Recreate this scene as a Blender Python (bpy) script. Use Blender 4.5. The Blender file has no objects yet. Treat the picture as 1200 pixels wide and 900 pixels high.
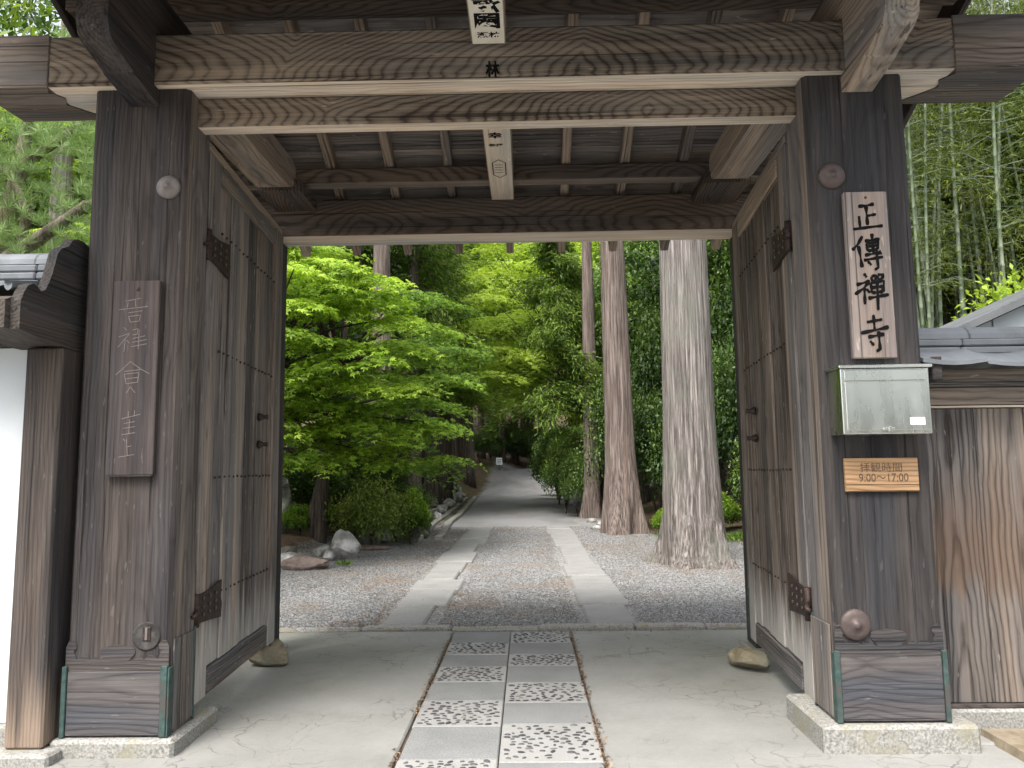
import bpy, math, random
import numpy as np
from mathutils import Vector, Matrix, noise as mnoise
rad = math.radians
random.seed(11); rng = np.random.default_rng(11)
sc = bpy.context.scene
COL = sc.collection

# ------------------------------------------------------------------ camera, sky, sun, exposure
cam = bpy.data.objects.new('camera', bpy.data.cameras.new('camera')); COL.objects.link(cam)
cam.data.sensor_width = 36.0; cam.data.lens = 27.0; cam.data.clip_start = 0.05; cam.data.clip_end = 800
cam.matrix_world = (Matrix.Translation((0, 0, 1.5)) @ Matrix.Rotation(rad(1.0), 4, 'Z')
                    @ Matrix.Rotation(rad(96.4), 4, 'X') @ Matrix.Rotation(rad(-0.7), 4, 'Z'))
sc.camera = cam
SUN_EL, SUN_AZ = 58.0, 205.0          # high and soft, from behind and to the left of the viewer
world = bpy.data.worlds.new('World'); sc.world = world; world.use_nodes = True
wn = world.node_tree; wn.nodes.clear()
sky = wn.nodes.new('ShaderNodeTexSky'); sky.sky_type = 'NISHITA'; sky.sun_disc = False
sky.sun_elevation = rad(SUN_EL); sky.sun_rotation = rad(SUN_AZ); sky.dust_density = 4.0; sky.air_density = 1.0
hs = wn.nodes.new('ShaderNodeHueSaturation'); hs.inputs['Saturation'].default_value = 0.32
bg = wn.nodes.new('ShaderNodeBackground'); bg.inputs['Strength'].default_value = 0.15
wo = wn.nodes.new('ShaderNodeOutputWorld')
wn.links.new(sky.outputs[0], hs.inputs['Color']); wn.links.new(hs.outputs[0], bg.inputs['Color'])
wn.links.new(bg.outputs[0], wo.inputs['Surface'])
sl = bpy.data.lights.new('sun', 'SUN'); sl.energy = 1.5; sl.angle = rad(26); sl.color = (1.0, 0.96, 0.91)
sun = bpy.data.objects.new('sun', sl); COL.objects.link(sun)
_a, _e = rad(SUN_AZ), rad(SUN_EL)
_d = Vector((math.sin(_a) * math.cos(_e), math.cos(_a) * math.cos(_e), math.sin(_e)))
sun.rotation_euler = _d.to_track_quat('Z', 'Y').to_euler(); sun.location = (-4, -8, 14)
vs = sc.view_settings; vs.view_transform = 'Standard'; vs.look = 'None'; vs.gamma = 1.0; vs.use_curve_mapping = False
vs.exposure = 1.58
sc.cycles.max_bounces = 5; sc.cycles.diffuse_bounces = 3; sc.cycles.transmission_bounces = 3; sc.cycles.glossy_bounces = 3
sc.cycles.adaptive_threshold = 0.02

# ------------------------------------------------------------------ object helpers
def finish(o, parent=None, label=None, cat=None, group=None, kind=None, pinv=True):
    COL.objects.link(o)
    if parent is not None:
        o.parent = parent
        if pinv and parent.type == 'EMPTY': o.matrix_parent_inverse = Matrix.Translation(-parent.location)
    tag(o, label, cat, group, kind); return o
def tag(o, label=None, cat=None, group=None, kind=None):
    if label: o['label'] = label
    if cat: o['category'] = cat
    if group: o['group'] = group
    if kind: o['kind'] = kind
def empty(name, loc, label, cat, group=None):
    e = bpy.data.objects.new(name, None); e.empty_display_size = 0.2; e.location = loc
    return finish(e, None, label, cat, group)
def copy_tree(o, parent=None):
    c = o.copy(); COL.objects.link(c)
    if parent is not None: c.parent = parent
    for ch in list(o.children): copy_tree(ch, c)
    return c

class MB:
    """collects shapes into one mesh, with a grain coordinate per vertex"""
    def __init__(s): s.V = []; s.F = []; s.G = []; s.M = []
    def add(s, V, F, axis=0, center=None, mi=0, grain=None):
        V = [Vector(v) for v in V]; b = len(s.V); s.V += V
        if grain is None:
            c = center or sum(V, Vector()) / len(V)
            o = Vector((random.uniform(0, 40), random.uniform(-.12, .12), random.choice((-1, 1)) * random.uniform(.03, .16)))
            idx = [axis] + [k for k in range(3) if k != axis]
            grain = [Vector((v[idx[0]] - c[idx[0]], v[idx[1]] - c[idx[1]], v[idx[2]] - c[idx[2]])) + o for v in V]
        s.G += grain; s.F += [tuple(b + i for i in f) for f in F]
        s.M += (list(mi) if isinstance(mi, (list, tuple)) else [mi] * len(F)); return s
    def box(s, x0, x1, y0, y1, z0, z1, bev=.004, axis=None, tf=None, mi=0, under=None, warp=0):
        d = (x1 - x0, y1 - y0, z1 - z0)
        if axis is None: axis = d.index(max(d))
        b = min(bev, min(d) * .45); V = []; key = {}
        for i in (0, 1):
            for j in (0, 1):
                for k in (0, 1):
                    c = Vector((x1 if i else x0, y1 if j else y0, z1 if k else z0))
                    ins = Vector((-b if i else b, -b if j else b, -b if k else b))
                    for a in range(3):
                        p = c + ins; p[a] = c[a]; key[(i, j, k, a)] = len(V); V.append(p)
        F = []; M = []
        K = lambda i, j, k, a: key[(i, j, k, a)]
        def q(*f): F.append(f); M.append(mi)
        q(K(0,0,0,0), K(0,0,1,0), K(0,1,1,0), K(0,1,0,0)); q(K(1,0,0,0), K(1,1,0,0), K(1,1,1,0), K(1,0,1,0))
        q(K(0,0,0,1), K(1,0,0,1), K(1,0,1,1), K(0,0,1,1)); q(K(0,1,0,1), K(0,1,1,1), K(1,1,1,1), K(1,1,0,1))
        q(K(0,0,0,2), K(0,1,0,2), K(1,1,0,2), K(1,0,0,2)); q(K(0,0,1,2), K(1,0,1,2), K(1,1,1,2), K(0,1,1,2))
        if under is not None: M[4] = under
        for i in (0, 1):
            for j in (0, 1):
                q(K(i,j,0,0), K(i,j,1,0), K(i,j,1,1), K(i,j,0,1)); q(K(i,0,j,0), K(i,1,j,0), K(i,1,j,2), K(i,0,j,2)); q(K(0,i,j,1), K(1,i,j,1), K(1,i,j,2), K(0,i,j,2))
                for k in (0, 1): q(K(i,j,k,0), K(i,j,k,1), K(i,j,k,2))
        ce = Vector(((x0+x1)/2, (y0+y1)/2, (z0+z1)/2))
        b0 = len(s.V); s.add(V, F, axis, ce, M)
        if tf is not None:
            for n in range(b0, len(s.V)): s.V[n] = tf @ s.V[n]
        return s
    def prism(s, poly, lo, hi, plane='YZ', axis=1, mi=0, tf=None):
        """polygon in a plane, extruded along the third axis from lo to hi"""
        n = len(poly); V = []
        for h in (lo, hi):
            for (a, b) in poly:
                V.append(Vector((h, a, b)) if plane == 'YZ' else Vector((a, h, b)) if plane == 'XZ' else Vector((a, b, h)))
        F = [tuple(range(n))[::-1], tuple(range(n, 2 * n))] + [(i, (i + 1) % n, n + (i + 1) % n, n + i) for i in range(n)]
        b0 = len(s.V); s.add(V, F, axis, None, mi)
        if tf is not None:
            for k in range(b0, len(s.V)): s.V[k] = tf @ s.V[k]
        return s
    def tube(s, pts, rads, n=8, cap=True, mi=0, wob=0.0, seed=0):
        pts = [Vector(p) for p in pts]; V = []; G = []; prev = None; run = 0; off = random.uniform(0, 30)
        for i, p in enumerate(pts):
            t = (pts[min(i+1, len(pts)-1)] - pts[max(i-1, 0)]).normalized()
            if prev is None: u = t.orthogonal().normalized()
            else: u = (prev - t * prev.dot(t)).normalized()
            prev = u; w = t.cross(u)
            if i: run += (p - pts[i-1]).length
            for k in range(n):
                a = 2 * math.pi * k / n; r = rads[i] if not callable(rads) else rads(i)
                if wob: r *= 1 + wob * mnoise.noise(Vector((math.cos(a) * 2.2 + seed, math.sin(a) * 2.2, run * .8)))
                dv = (u * math.cos(a) + w * math.sin(a)) * r
                V.append(p + dv); G.append(Vector((run + off, dv.dot(u), dv.dot(w))))
        F = [(i*n+k, i*n+(k+1) % n, (i+1)*n+(k+1) % n, (i+1)*n+k) for i in range(len(pts)-1) for k in range(n)]
        if cap: F += [tuple(range(n))[::-1], tuple(range((len(pts)-1)*n, len(pts)*n))]
        return s.add(V, F, mi=mi, grain=G)
    def lathe(s, c, prof, axis='-Y', n=24, mi=0):
        """profile of (radius, height) turned about an axis through c"""
        c = Vector(c); ax = {'-Y': Vector((0,-1,0)), 'Z': Vector((0,0,1)), 'X': Vector((1,0,0)), '-X': Vector((-1,0,0))}[axis]
        u = ax.orthogonal().normalized(); w = ax.cross(u); V = []
        for (r, h) in prof:
            for k in range(n):
                a = 2*math.pi*k/n; V.append(c + ax*h + (u*math.cos(a) + w*math.sin(a))*max(r, 1e-4))
        F = [(i*n+k, i*n+(k+1) % n, (i+1)*n+(k+1) % n, (i+1)*n+k) for i in range(len(prof)-1) for k in range(n)]
        F.append(tuple(range((len(prof)-1)*n, len(prof)*n)))
        return s.add(V, F, mi=mi)
    def mesh(s, name, mats, smooth=False):
        me = bpy.data.meshes.new(name); me.from_pydata([tuple(v) for v in s.V], [], s.F)
        at = me.attributes.new('g', 'FLOAT_VECTOR', 'POINT')
        at.data.foreach_set('vector', np.array([tuple(g) for g in s.G], dtype=np.float32).ravel())
        for m in (mats if isinstance(mats, (list, tuple)) else [mats]): me.materials.append(m)
        me.polygons.foreach_set('material_index', s.M)
        if smooth: me.polygons.foreach_set('use_smooth', [True] * len(me.polygons))
        me.update(); return me
    def obj(s, name, mats, parent=None, smooth=False, **kw):
        return finish(bpy.data.objects.new(name, s.mesh(name, mats, smooth)), parent, **kw)

def np_mesh(name, V, F, mat, lv=None, smooth=False):
    V = np.asarray(V, np.float32).reshape(-1, 3); F = np.asarray(F, np.int32); m, k = F.shape
    me = bpy.data.meshes.new(name); me.vertices.add(len(V)); me.vertices.foreach_set('co', V.ravel())
    me.loops.add(m*k); me.loops.foreach_set('vertex_index', F.ravel())
    me.polygons.add(m); me.polygons.foreach_set('loop_start', np.arange(m, dtype=np.int32)*k)
    if lv is not None:
        at = me.attributes.new('lv', 'FLOAT', 'POINT'); at.data.foreach_set('value', np.asarray(lv, np.float32))
    me.update(calc_edges=True)
    if smooth: me.polygons.foreach_set('use_smooth', np.ones(m, bool))
    if mat: me.materials.append(mat)
    return me

# ------------------------------------------------------------------ node helpers and materials
def nd(nt, typ, ins=None, **props):
    n = nt.nodes.new('ShaderNode' + typ)
    for k, v in props.items(): setattr(n, k, v)
    for k, v in (ins or {}).items():
        if isinstance(v, bpy.types.NodeSocket): nt.links.new(v, n.inputs[k])
        else: n.inputs[k].default_value = v
    return n
def mth(nt, op, a, b=0.0, c=None, clamp=False):
    d = {0: a, 1: b}
    if c is not None: d[2] = c
    return nd(nt, 'Math', d, operation=op, use_clamp=clamp).outputs[0]
def ramp(nt, fac, stops, interp='LINEAR'):
    n = nd(nt, 'ValToRGB', {'Fac': fac}); cr = n.color_ramp; cr.interpolation = interp
    while len(cr.elements) < len(stops): cr.elements.new(0.5)
    for e, (p, c) in zip(cr.elements, stops):
        e.position = p; e.color = (c, c, c, 1) if isinstance(c, (int, float)) else (*c, 1)
    return n.outputs[0]
def mix(nt, fac, a, b, blend='MIX'):
    n = nd(nt, 'Mix', data_type='RGBA', blend_type=blend)
    for sck, v in ((n.inputs[0], fac), (n.inputs[6], a), (n.inputs[7], b)):
        if isinstance(v, bpy.types.NodeSocket): nt.links.new(v, sck)
        elif isinstance(v, (int, float)): sck.default_value = v if sck.type == 'VALUE' else (v, v, v, 1)
        else: sck.default_value = (*v, 1)
    return n.outputs[2]
def base(name, rough=.8, spec=.3):
    m = bpy.data.materials.new(name); m.use_nodes = True; nt = m.node_tree
    bs = nt.nodes['Principled BSDF']; bs.inputs['Roughness'].default_value = rough
    bs.inputs['Specular IOR Level'].default_value = spec; return m, nt, bs
def noise(nt, vec, scale=5, detail=3, rough=.55):
    return nd(nt, 'TexNoise', {'Vector': vec, 'Scale': scale, 'Detail': detail, 'Roughness': rough}).outputs['Fac']
def bump(nt, bs, h, strength=.4, dist=.01):
    b = nd(nt, 'Bump', {'Height': h, 'Strength': strength, 'Distance': dist}); nt.links.new(b.outputs[0], bs.inputs['Normal'])
def objco(nt): return nd(nt, 'TexCoord').outputs['Object']
def scl(nt, vec, s): return nd(nt, 'Mapping', {'Vector': vec, 'Scale': s}).outputs[0]

def wood(name, dark, light, freq=45, warp=.10, ringc=.5, fibre=.5, blotch=.35, rough=.78, stain=None, wear=None, spec=.25, flame=.012, lf=.6, vary=.3, per=1.3):
    """weathered timber: growth rings cut by the surface, fibres, checks; optional wear or stain in world height"""
    m, nt, bs = base(name, rough, spec)
    g = nd(nt, 'Attribute', attribute_name='g').outputs['Vector']
    rnd = nd(nt, 'ObjectInfo').outputs['Random']
    sp = nd(nt, 'SeparateXYZ', {0: g}).outputs
    L = mth(nt, 'ADD', sp[0], mth(nt, 'MULTIPLY', rnd, 31.0))
    vec = nd(nt, 'CombineXYZ', {0: L, 1: sp[1], 2: sp[2]}).outputs[0]
    n1 = noise(nt, scl(nt, vec, (lf, .7, .7)), 1.0, 1, .5)
    n1b = noise(nt, scl(nt, vec, (2.6, 7, 7)), 1.0, 2, .5)
    pu = mth(nt, 'ADD', sp[1], mth(nt, 'MULTIPLY', mth(nt, 'SUBTRACT', n1, .5), warp))
    r = mth(nt, 'SQRT', mth(nt, 'ADD', mth(nt, 'MULTIPLY', pu, pu), mth(nt, 'MULTIPLY', sp[2], sp[2])))
    r = mth(nt, 'ADD', r, mth(nt, 'MULTIPLY', mth(nt, 'PINGPONG', mth(nt, 'ADD', L, mth(nt, 'MULTIPLY', n1, 1.6)), per), flame))
    r = mth(nt, 'ADD', r, mth(nt, 'MULTIPLY', n1b, .045))
    rc = mth(nt, 'ADD', mth(nt, 'MULTIPLY', r, freq), mth(nt, 'MULTIPLY', noise(nt, scl(nt, vec, (.9, 4, 4)), 1.0, 2), 2.2))
    ring = mth(nt, 'FRACT', rc)
    ring = ramp(nt, ring, [(0, .0), (.14, .7), (.5, 1.0), (.72, .75), (.93, .08), (1, .0)])
    fib = noise(nt, scl(nt, vec, (1.6, 78, 78)), 1.0, 5, .72)
    fib2 = noise(nt, scl(nt, vec, (.55, 24, 24)), 1.0, 4, .62)
    blo = noise(nt, scl(nt, vec, (1.0, 5, 5)), 1.0, 3, .55)
    fac = mth(nt, 'ADD', mth(nt, 'MULTIPLY', mth(nt, 'SUBTRACT', ring, .6), ringc), .5)
    fac = mth(nt, 'ADD', fac, mth(nt, 'MULTIPLY', mth(nt, 'SUBTRACT', fib, .5), fibre * 2.4))
    fac = mth(nt, 'ADD', fac, mth(nt, 'MULTIPLY', mth(nt, 'SUBTRACT', fib2, .5), fibre * 1.5))
    fac = mth(nt, 'ADD', fac, mth(nt, 'MULTIPLY', mth(nt, 'SUBTRACT', blo, .5), blotch * 2.0), clamp=True)
    fac = mth(nt, 'ADD', fac, mth(nt, 'MULTIPLY', mth(nt, 'SUBTRACT', rnd, .5), vary), clamp=True)
    zone = noise(nt, scl(nt, vec, (.22, 4.5, 4.5)), 1.0, 3, .6)
    zf = ramp(nt, zone, [(.40, 0), (.60, 1)])
    col = mix(nt, fac, mix(nt, zf, tuple(c*k for c, k in zip(dark, (.80, .84, .92))), tuple(c*k for c, k in zip(dark, (1.2, 1.08, 1.0)))),
              mix(nt, zf, tuple(c*k for c, k in zip(light, (.72, .76, .82))), tuple(c*k for c, k in zip(light, (1.22, 1.12, 1.02)))))
    scf = ramp(nt, noise(nt, scl(nt, vec, (9, 38, 38)), 1.0, 2, .5), [(.69, 0), (.74, 1)])
    col = mix(nt, mth(nt, 'MULTIPLY', scf, .35), col, tuple(min(1, c*1.9) for c in light))
    chk = ramp(nt, noise(nt, scl(nt, vec, (.32, 42, 42)), 1.0, 4, .6), [(0, 0), (.615, 0), (.66, 1)])
    col = mix(nt, mth(nt, 'MULTIPLY', chk, .72), col, tuple(c * .35 for c in dark))
    pos = nd(nt, 'NewGeometry').outputs['Position']; pz = nd(nt, 'SeparateXYZ', {0: pos}).outputs[2]
    if wear:      # (height, softness, colour, amount): bleached and scuffed by rain splash
        h, sft, cc, am = wear
        e = mth(nt, 'ADD', pz, mth(nt, 'MULTIPLY', mth(nt, 'SUBTRACT', noise(nt, scl(nt, vec, (.4, 15, 15)), 1.0, 4, .65), .5), sft * 3.0))
        f = mth(nt, 'MULTIPLY', nd(nt, 'MapRange', {0: e, 1: h + sft*.35, 2: h - sft*.35, 3: 0.0, 4: 1.0}).outputs[0], am)
        col = mix(nt, f, col, mix(nt, mth(nt, 'ADD', mth(nt, 'MULTIPLY', ring, .4), mth(nt, 'MULTIPLY', fib, .6)), tuple(c*.62 for c in cc), cc))
    if stain:     # (z_low, z_high, colour): a band of a different tint, with a ragged edge
        z0, z1, cc = stain
        e = mth(nt, 'ADD', pz, mth(nt, 'MULTIPLY', mth(nt, 'SUBTRACT', noise(nt, scl(nt, vec, (.7, 9, 9)), 1.0, 3), .5), .55))
        f = mth(nt, 'MULTIPLY', nd(nt, 'MapRange', {0: e, 1: z0, 2: z0 + .12}).outputs[0], nd(nt, 'MapRange', {0: e, 1: z1, 2: z1 - .5}).outputs[0])
        col = mix(nt, mth(nt, 'MULTIPLY', f, .65), col, mix(nt, ring, tuple(c*.5 for c in cc), cc))
    nt.links.new(col, bs.inputs['Base Color'])
    hgt = mth(nt, 'ADD', mth(nt, 'MULTIPLY', fib, .7), mth(nt, 'MULTIPLY', ring, .35))
    hgt = mth(nt, 'SUBTRACT', hgt, mth(nt, 'MULTIPLY', chk, 1.2))
    bump(nt, bs, hgt, .8, .006); return m

W = {}
W['post']   = wood('weathered_post_wood', (.018,.0158,.0158), (.092,.082,.079), 50, .10, .22, .62, .6)
W['post2']  = wood('weathered_grey_post_wood', (.0125,.0115,.012), (.064,.060,.060), 50, .10, .2, .62, .65)
W['cap']    = wood('grey_brown_cap_wood', (.040,.034,.031), (.19,.168,.152), 40, .10, .4, .5, .4)
W['cloud']  = wood('dark_cloud_board_wood', (.028,.025,.025), (.115,.105,.102), 50, .10, .15, .6, .5)
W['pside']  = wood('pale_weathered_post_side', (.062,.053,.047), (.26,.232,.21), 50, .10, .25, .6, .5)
W['bracket'] = wood('pale_bracket_wood', (.12,.10,.085), (.42,.37,.32), 40, .10, .4, .4, .4, flame=.05)
W['beam']   = wood('flame_grained_beam_wood', (.040,.031,.025), (.27,.23,.19), 38, .10, .52, .55, .6, flame=.30, lf=.45, per=1.9)
W['under']  = wood('pale_bounce_lit_underside_wood', (.40,.335,.265), (.84,.77,.67), 40, .10, .30, .6, .4)  # paler from less weathering, with ground bounce light put into the colour
W['door']   = wood('door_plank_wood', (.052,.044,.039), (.34,.300,.27), 60, .08, .30, .62, .5, wear=(.55, .42, (.55,.52,.48), .85), vary=.6)
W['rail']   = wood('grey_rail_wood', (.062,.055,.050), (.27,.245,.225), 50, .08, .35, .6, .4)
W['rafter'] = wood('roof_timber', (.10,.082,.068), (.43,.37,.31), 50, .08, .30, .5, .35)
W['board']  = wood('roof_board_wood', (.11,.092,.080), (.42,.365,.32), 40, .10, .35, .5, .4, vary=.45)
W['dark']   = wood('dark_roof_timber', (.034,.026,.021), (.15,.12,.10), 40, .10, .6, .45, .35, flame=.15)
W['fence']  = wood('flame_grained_fence_plank', (.038,.031,.027), (.205,.182,.165), 34, .06, .65, .5, .35, stain=(.72, 1.55, (.145,.092,.06)), flame=.045, lf=.5)
W['sheath'] = wood('silvery_base_board_wood', (.042,.041,.044), (.135,.131,.136), 34, .08, .35, .5, .4, flame=.10)
W['name']   = wood('pinkish_name_board_wood', (.13,.108,.098), (.33,.285,.262), 40, .10, .10, .4, .6)
W['carved'] = wood('purple_brown_board_wood', (.026,.021,.0205), (.105,.088,.084), 50, .10, .15, .6, .5)
W['hours']  = wood('orange_tan_board_wood', (.18,.108,.056), (.40,.275,.165), 40, .10, .6, .45, .3, flame=.05)
W['wallpost'] = wood('worn_wall_post_wood', (.026,.022,.020), (.115,.099,.090), 50, .12, .25, .62, .5, wear=(.30, .45, (.34,.255,.19), .8))
W['gable']  = wood('black_brown_gable_wood', (.020,.018,.017), (.095,.085,.078), 50, .12, .25, .6, .4)
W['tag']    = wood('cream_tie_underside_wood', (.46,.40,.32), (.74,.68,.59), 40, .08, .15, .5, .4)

def simple(name, c1, c2, scale=6, rough=.7, spec=.3, metal=0.0, bmp=.2, dist=.004, detail=5, c3=None, s3=1.2):
    m, nt, bs = base(name, rough, spec); co = objco(nt)
    n = noise(nt, co, scale, detail, .6)
    col = mix(nt, ramp(nt, n, [(.3, 0), (.7, 1)]), c1, c2)
    if c3: col = mix(nt, ramp(nt, noise(nt, co, s3, 4, .6), [(.5, 0), (.66, 1)]), col, c3)
    nt.links.new(col, bs.inputs['Base Color']); bs.inputs['Metallic'].default_value = metal
    if bmp: bump(nt, bs, n, bmp, dist)
    return m
M_iron   = simple('rusty_black_iron', (.020,.016,.015), (.085,.055,.045), 40, .6, .4, .5, .6, .004)
M_knob   = simple('brown_iron_nail_cover', (.075,.055,.050), (.11,.084,.077), 30, .55, .4, .3, .25, .002)
M_knob2  = simple('pale_iron_nail_cover', (.15,.128,.118), (.21,.185,.17), 30, .55, .4, .3, .25, .002)
M_copper = simple('verdigris_copper', (.028,.052,.048), (.070,.115,.104), 26, .75, .2, .1, .3, .002, c3=(.075,.072,.068), s3=9)
M_cap_ = simple('dark_copper_sheet', (.045,.038,.034), (.115,.102,.094), 4, .6, .35, .3, .3, .004)
M_cloud  = simple('tarnished_copper_sheet', (.026,.024,.023), (.058,.053,.051), 16, .7, .2, .1, .3, .003, c3=(.085,.08,.076), s3=12)
M_granite = simple('speckled_granite', (.14,.137,.125), (.40,.39,.36), 75, .85, .3, 0, .5, .004, c3=(.25,.235,.17), s3=4, detail=3)
M_tile   = simple('grey_roof_tile', (.135,.147,.16), (.215,.23,.245), 3, .5, .4, 0, .12, .003, c3=(.115,.125,.13), s3=2)
def m_plaster():
    m, nt, bs = base('white_plaster', .88, .15); co = objco(nt)
    st = noise(nt, scl(nt, co, (7, 7, .35)), 1.0, 4, .6); bl = noise(nt, co, 1.6, 5, .6)
    col = mix(nt, ramp(nt, bl, [(.3, 0), (.7, 1)]), (.57,.60,.62), (.64,.665,.68))
    col = mix(nt, mth(nt, 'MULTIPLY', ramp(nt, st, [(.56, 0), (.75, 1)]), .35), col, (.40,.41,.40))
    nt.links.new(col, bs.inputs['Base Color']); bump(nt, bs, noise(nt, co, 60, 3), .15, .003); return m
M_plaster = m_plaster()
M_ink    = simple('black_ink', (.006,.006,.006), (.016,.015,.015), 60, .95, .05, 0, 0)
M_inkfade = simple('faded_ink', (.07,.05,.035), (.16,.10,.06), 80, .7, .2, 0, 0)
M_chalk  = simple('pale_carved_groove', (.15,.13,.125), (.24,.21,.20), 60, .8, .2, 0, 0)
M_paper  = simple('cream_votive_paper', (.66,.60,.49), (.76,.71,.62), 12, .85, .2, 0, 0)
M_label  = simple('white_label', (.80,.86,.87), (.86,.90,.90), 10, .6, .3, 0, 0)
M_labelink = simple('pale_label_print', (.45,.58,.66), (.52,.64,.70), 10, .6, .3, 0, 0)
M_dirt   = simple('dark_soil', (.055,.040,.030), (.14,.105,.08), 5, .95, .1, 0, .6, .02)
M_pebble = simple('dark_river_pebble', (.035,.036,.038), (.10,.10,.10), 9, .55, .4, 0, .1, .002)
def m_pebbles():
    m, nt, bs = base('embedded_dark_pebble', .55, .4)
    lv = nd(nt, 'Attribute', attribute_name='lv').outputs['Fac']
    nt.links.new(ramp(nt, lv, [(0, (.028,.029,.031)), (.7, (.065,.066,.068)), (1, (.15,.14,.125))]), bs.inputs['Base Color']); return m
M_pebs = m_pebbles()
def m_steel():
    m, nt, bs = base('brushed_stainless_steel', .24, .5); bs.inputs['Metallic'].default_value = 1.0
    bs.inputs['Base Color'].default_value = (.66,.68,.64,1)
    n = noise(nt, scl(nt, objco(nt), (2, 2, 260)), 1.0, 2); w = noise(nt, scl(nt, objco(nt), (9, 9, 2.2)), 1.0, 3)
    nt.links.new(ramp(nt, w, [(.3, .20), (.7, .36)]), bs.inputs['Roughness'])
    bump(nt, bs, mth(nt, 'ADD', mth(nt, 'MULTIPLY', n, .06), mth(nt, 'MULTIPLY', w, .9)), .14, .002); return m
M_steel = m_steel()
def m_concrete():
    m, nt, bs = base('cracked_concrete', .85, .25); co = objco(nt)
    n1 = noise(nt, co, 1.1, 5, .6); n2 = noise(nt, co, 26, 5, .65); n3 = noise(nt, co, 160, 2)
    col = mix(nt, ramp(nt, n1, [(.3, 0), (.7, 1)]), (.20,.20,.184), (.295,.293,.277))
    col = mix(nt, mth(nt, 'MULTIPLY', ramp(nt, n2, [(.35, 1), (.6, 0)]), .22), col, (.19,.182,.16))
    col = mix(nt, mth(nt, 'MULTIPLY', ramp(nt, n3, [(.55, 0), (.75, 1)]), .3), col, (.47,.465,.45))
    stn = ramp(nt, noise(nt, co, 2.3, 6, .7), [(.56, 0), (.72, 1)]); col = mix(nt, mth(nt, 'MULTIPLY', stn, .45), col, (.15,.145,.13))
    # damp, mossy green film in the lee of the door leaves
    sp = nd(nt, 'SeparateXYZ', {0: co}).outputs
    ax = mth(nt, 'ABSOLUTE', mth(nt, 'ADD', sp[0], .16))
    mo = mth(nt, 'MULTIPLY', nd(nt, 'MapRange', {0: ax, 1: .7, 2: 1.9}).outputs[0], nd(nt, 'MapRange', {0: sp[1], 1: 4.6, 2: 5.6}).outputs[0])
    mo = mth(nt, 'MULTIPLY', mo, ramp(nt, noise(nt, co, 1.6, 4), [(.35, .15), (.65, 1)]))
    col = mix(nt, mth(nt, 'MULTIPLY', mo, .5), col, (.215,.215,.155))
    # cracks
    wv = nd(nt, 'VectorMath', {0: co, 1: nd(nt, 'VectorMath', {0: nd(nt, 'TexNoise', {'Vector': co, 'Scale': 2.2, 'Detail': 4.0}).outputs['Color'], 3: .55}, operation='SCALE').outputs[0]}, operation='ADD').outputs[0]
    def vor(scale, w):
        v = nd(nt, 'TexVoronoi', {'Vector': wv, 'Scale': scale}, feature='DISTANCE_TO_EDGE').outputs['Distance']
        return ramp(nt, v, [(0, 1), (w, 0)])
    msk = ramp(nt, noise(nt, co, .8, 2), [(.44, 0), (.54, 1)])
    ck = mth(nt, 'MAXIMUM', mth(nt, 'MULTIPLY', vor(1.3, .010), 1.0), mth(nt, 'MULTIPLY', vor(4.0, .022), .8))
    ck = mth(nt, 'MULTIPLY', mth(nt, 'MULTIPLY', ck, msk), ramp(nt, noise(nt, co, 3.1, 3), [(.4, .1), (.6, 1)]))
    col = mix(nt, mth(nt, 'MULTIPLY', ck, .85), col, (.085,.078,.066))
    nt.links.new(col, bs.inputs['Base Color'])
    bump(nt, bs, mth(nt, 'SUBTRACT', mth(nt, 'ADD', mth(nt, 'MULTIPLY', n2, .5), mth(nt, 'MULTIPLY', n3, .25)), ck), .35, .006); return m
M_conc = m_concrete()
def m_slab(name, c1, c2):
    m, nt, bs = base(name, .85, .25); co = objco(nt); rnd = nd(nt, 'ObjectInfo').outputs['Random']
    n = noise(nt, co, 120, 3, .7); n2 = noise(nt, co, 3, 4)
    col = mix(nt, ramp(nt, n, [(.35, 0), (.65, 1)]), c1, c2)
    col = mix(nt, mth(nt, 'MULTIPLY', ramp(nt, n2, [(.4, 0), (.7, 1)]), .35), col, tuple(c*.7 for c in c1))
    col = mix(nt, mth(nt, 'MULTIPLY', rnd, .22), col, tuple(c*.62 for c in c2))
    nt.links.new(col, bs.inputs['Base Color']); bump(nt, bs, n, .3, .003); return m
M_slabg = m_slab('grey_granite_slab', (.165,.17,.167), (.285,.286,.28))
M_slabm = m_slab('pale_mortar_slab', (.27,.267,.255), (.385,.38,.365))
M_flag = m_slab('worn_flagstone', (.19,.187,.178), (.325,.318,.304))
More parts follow.
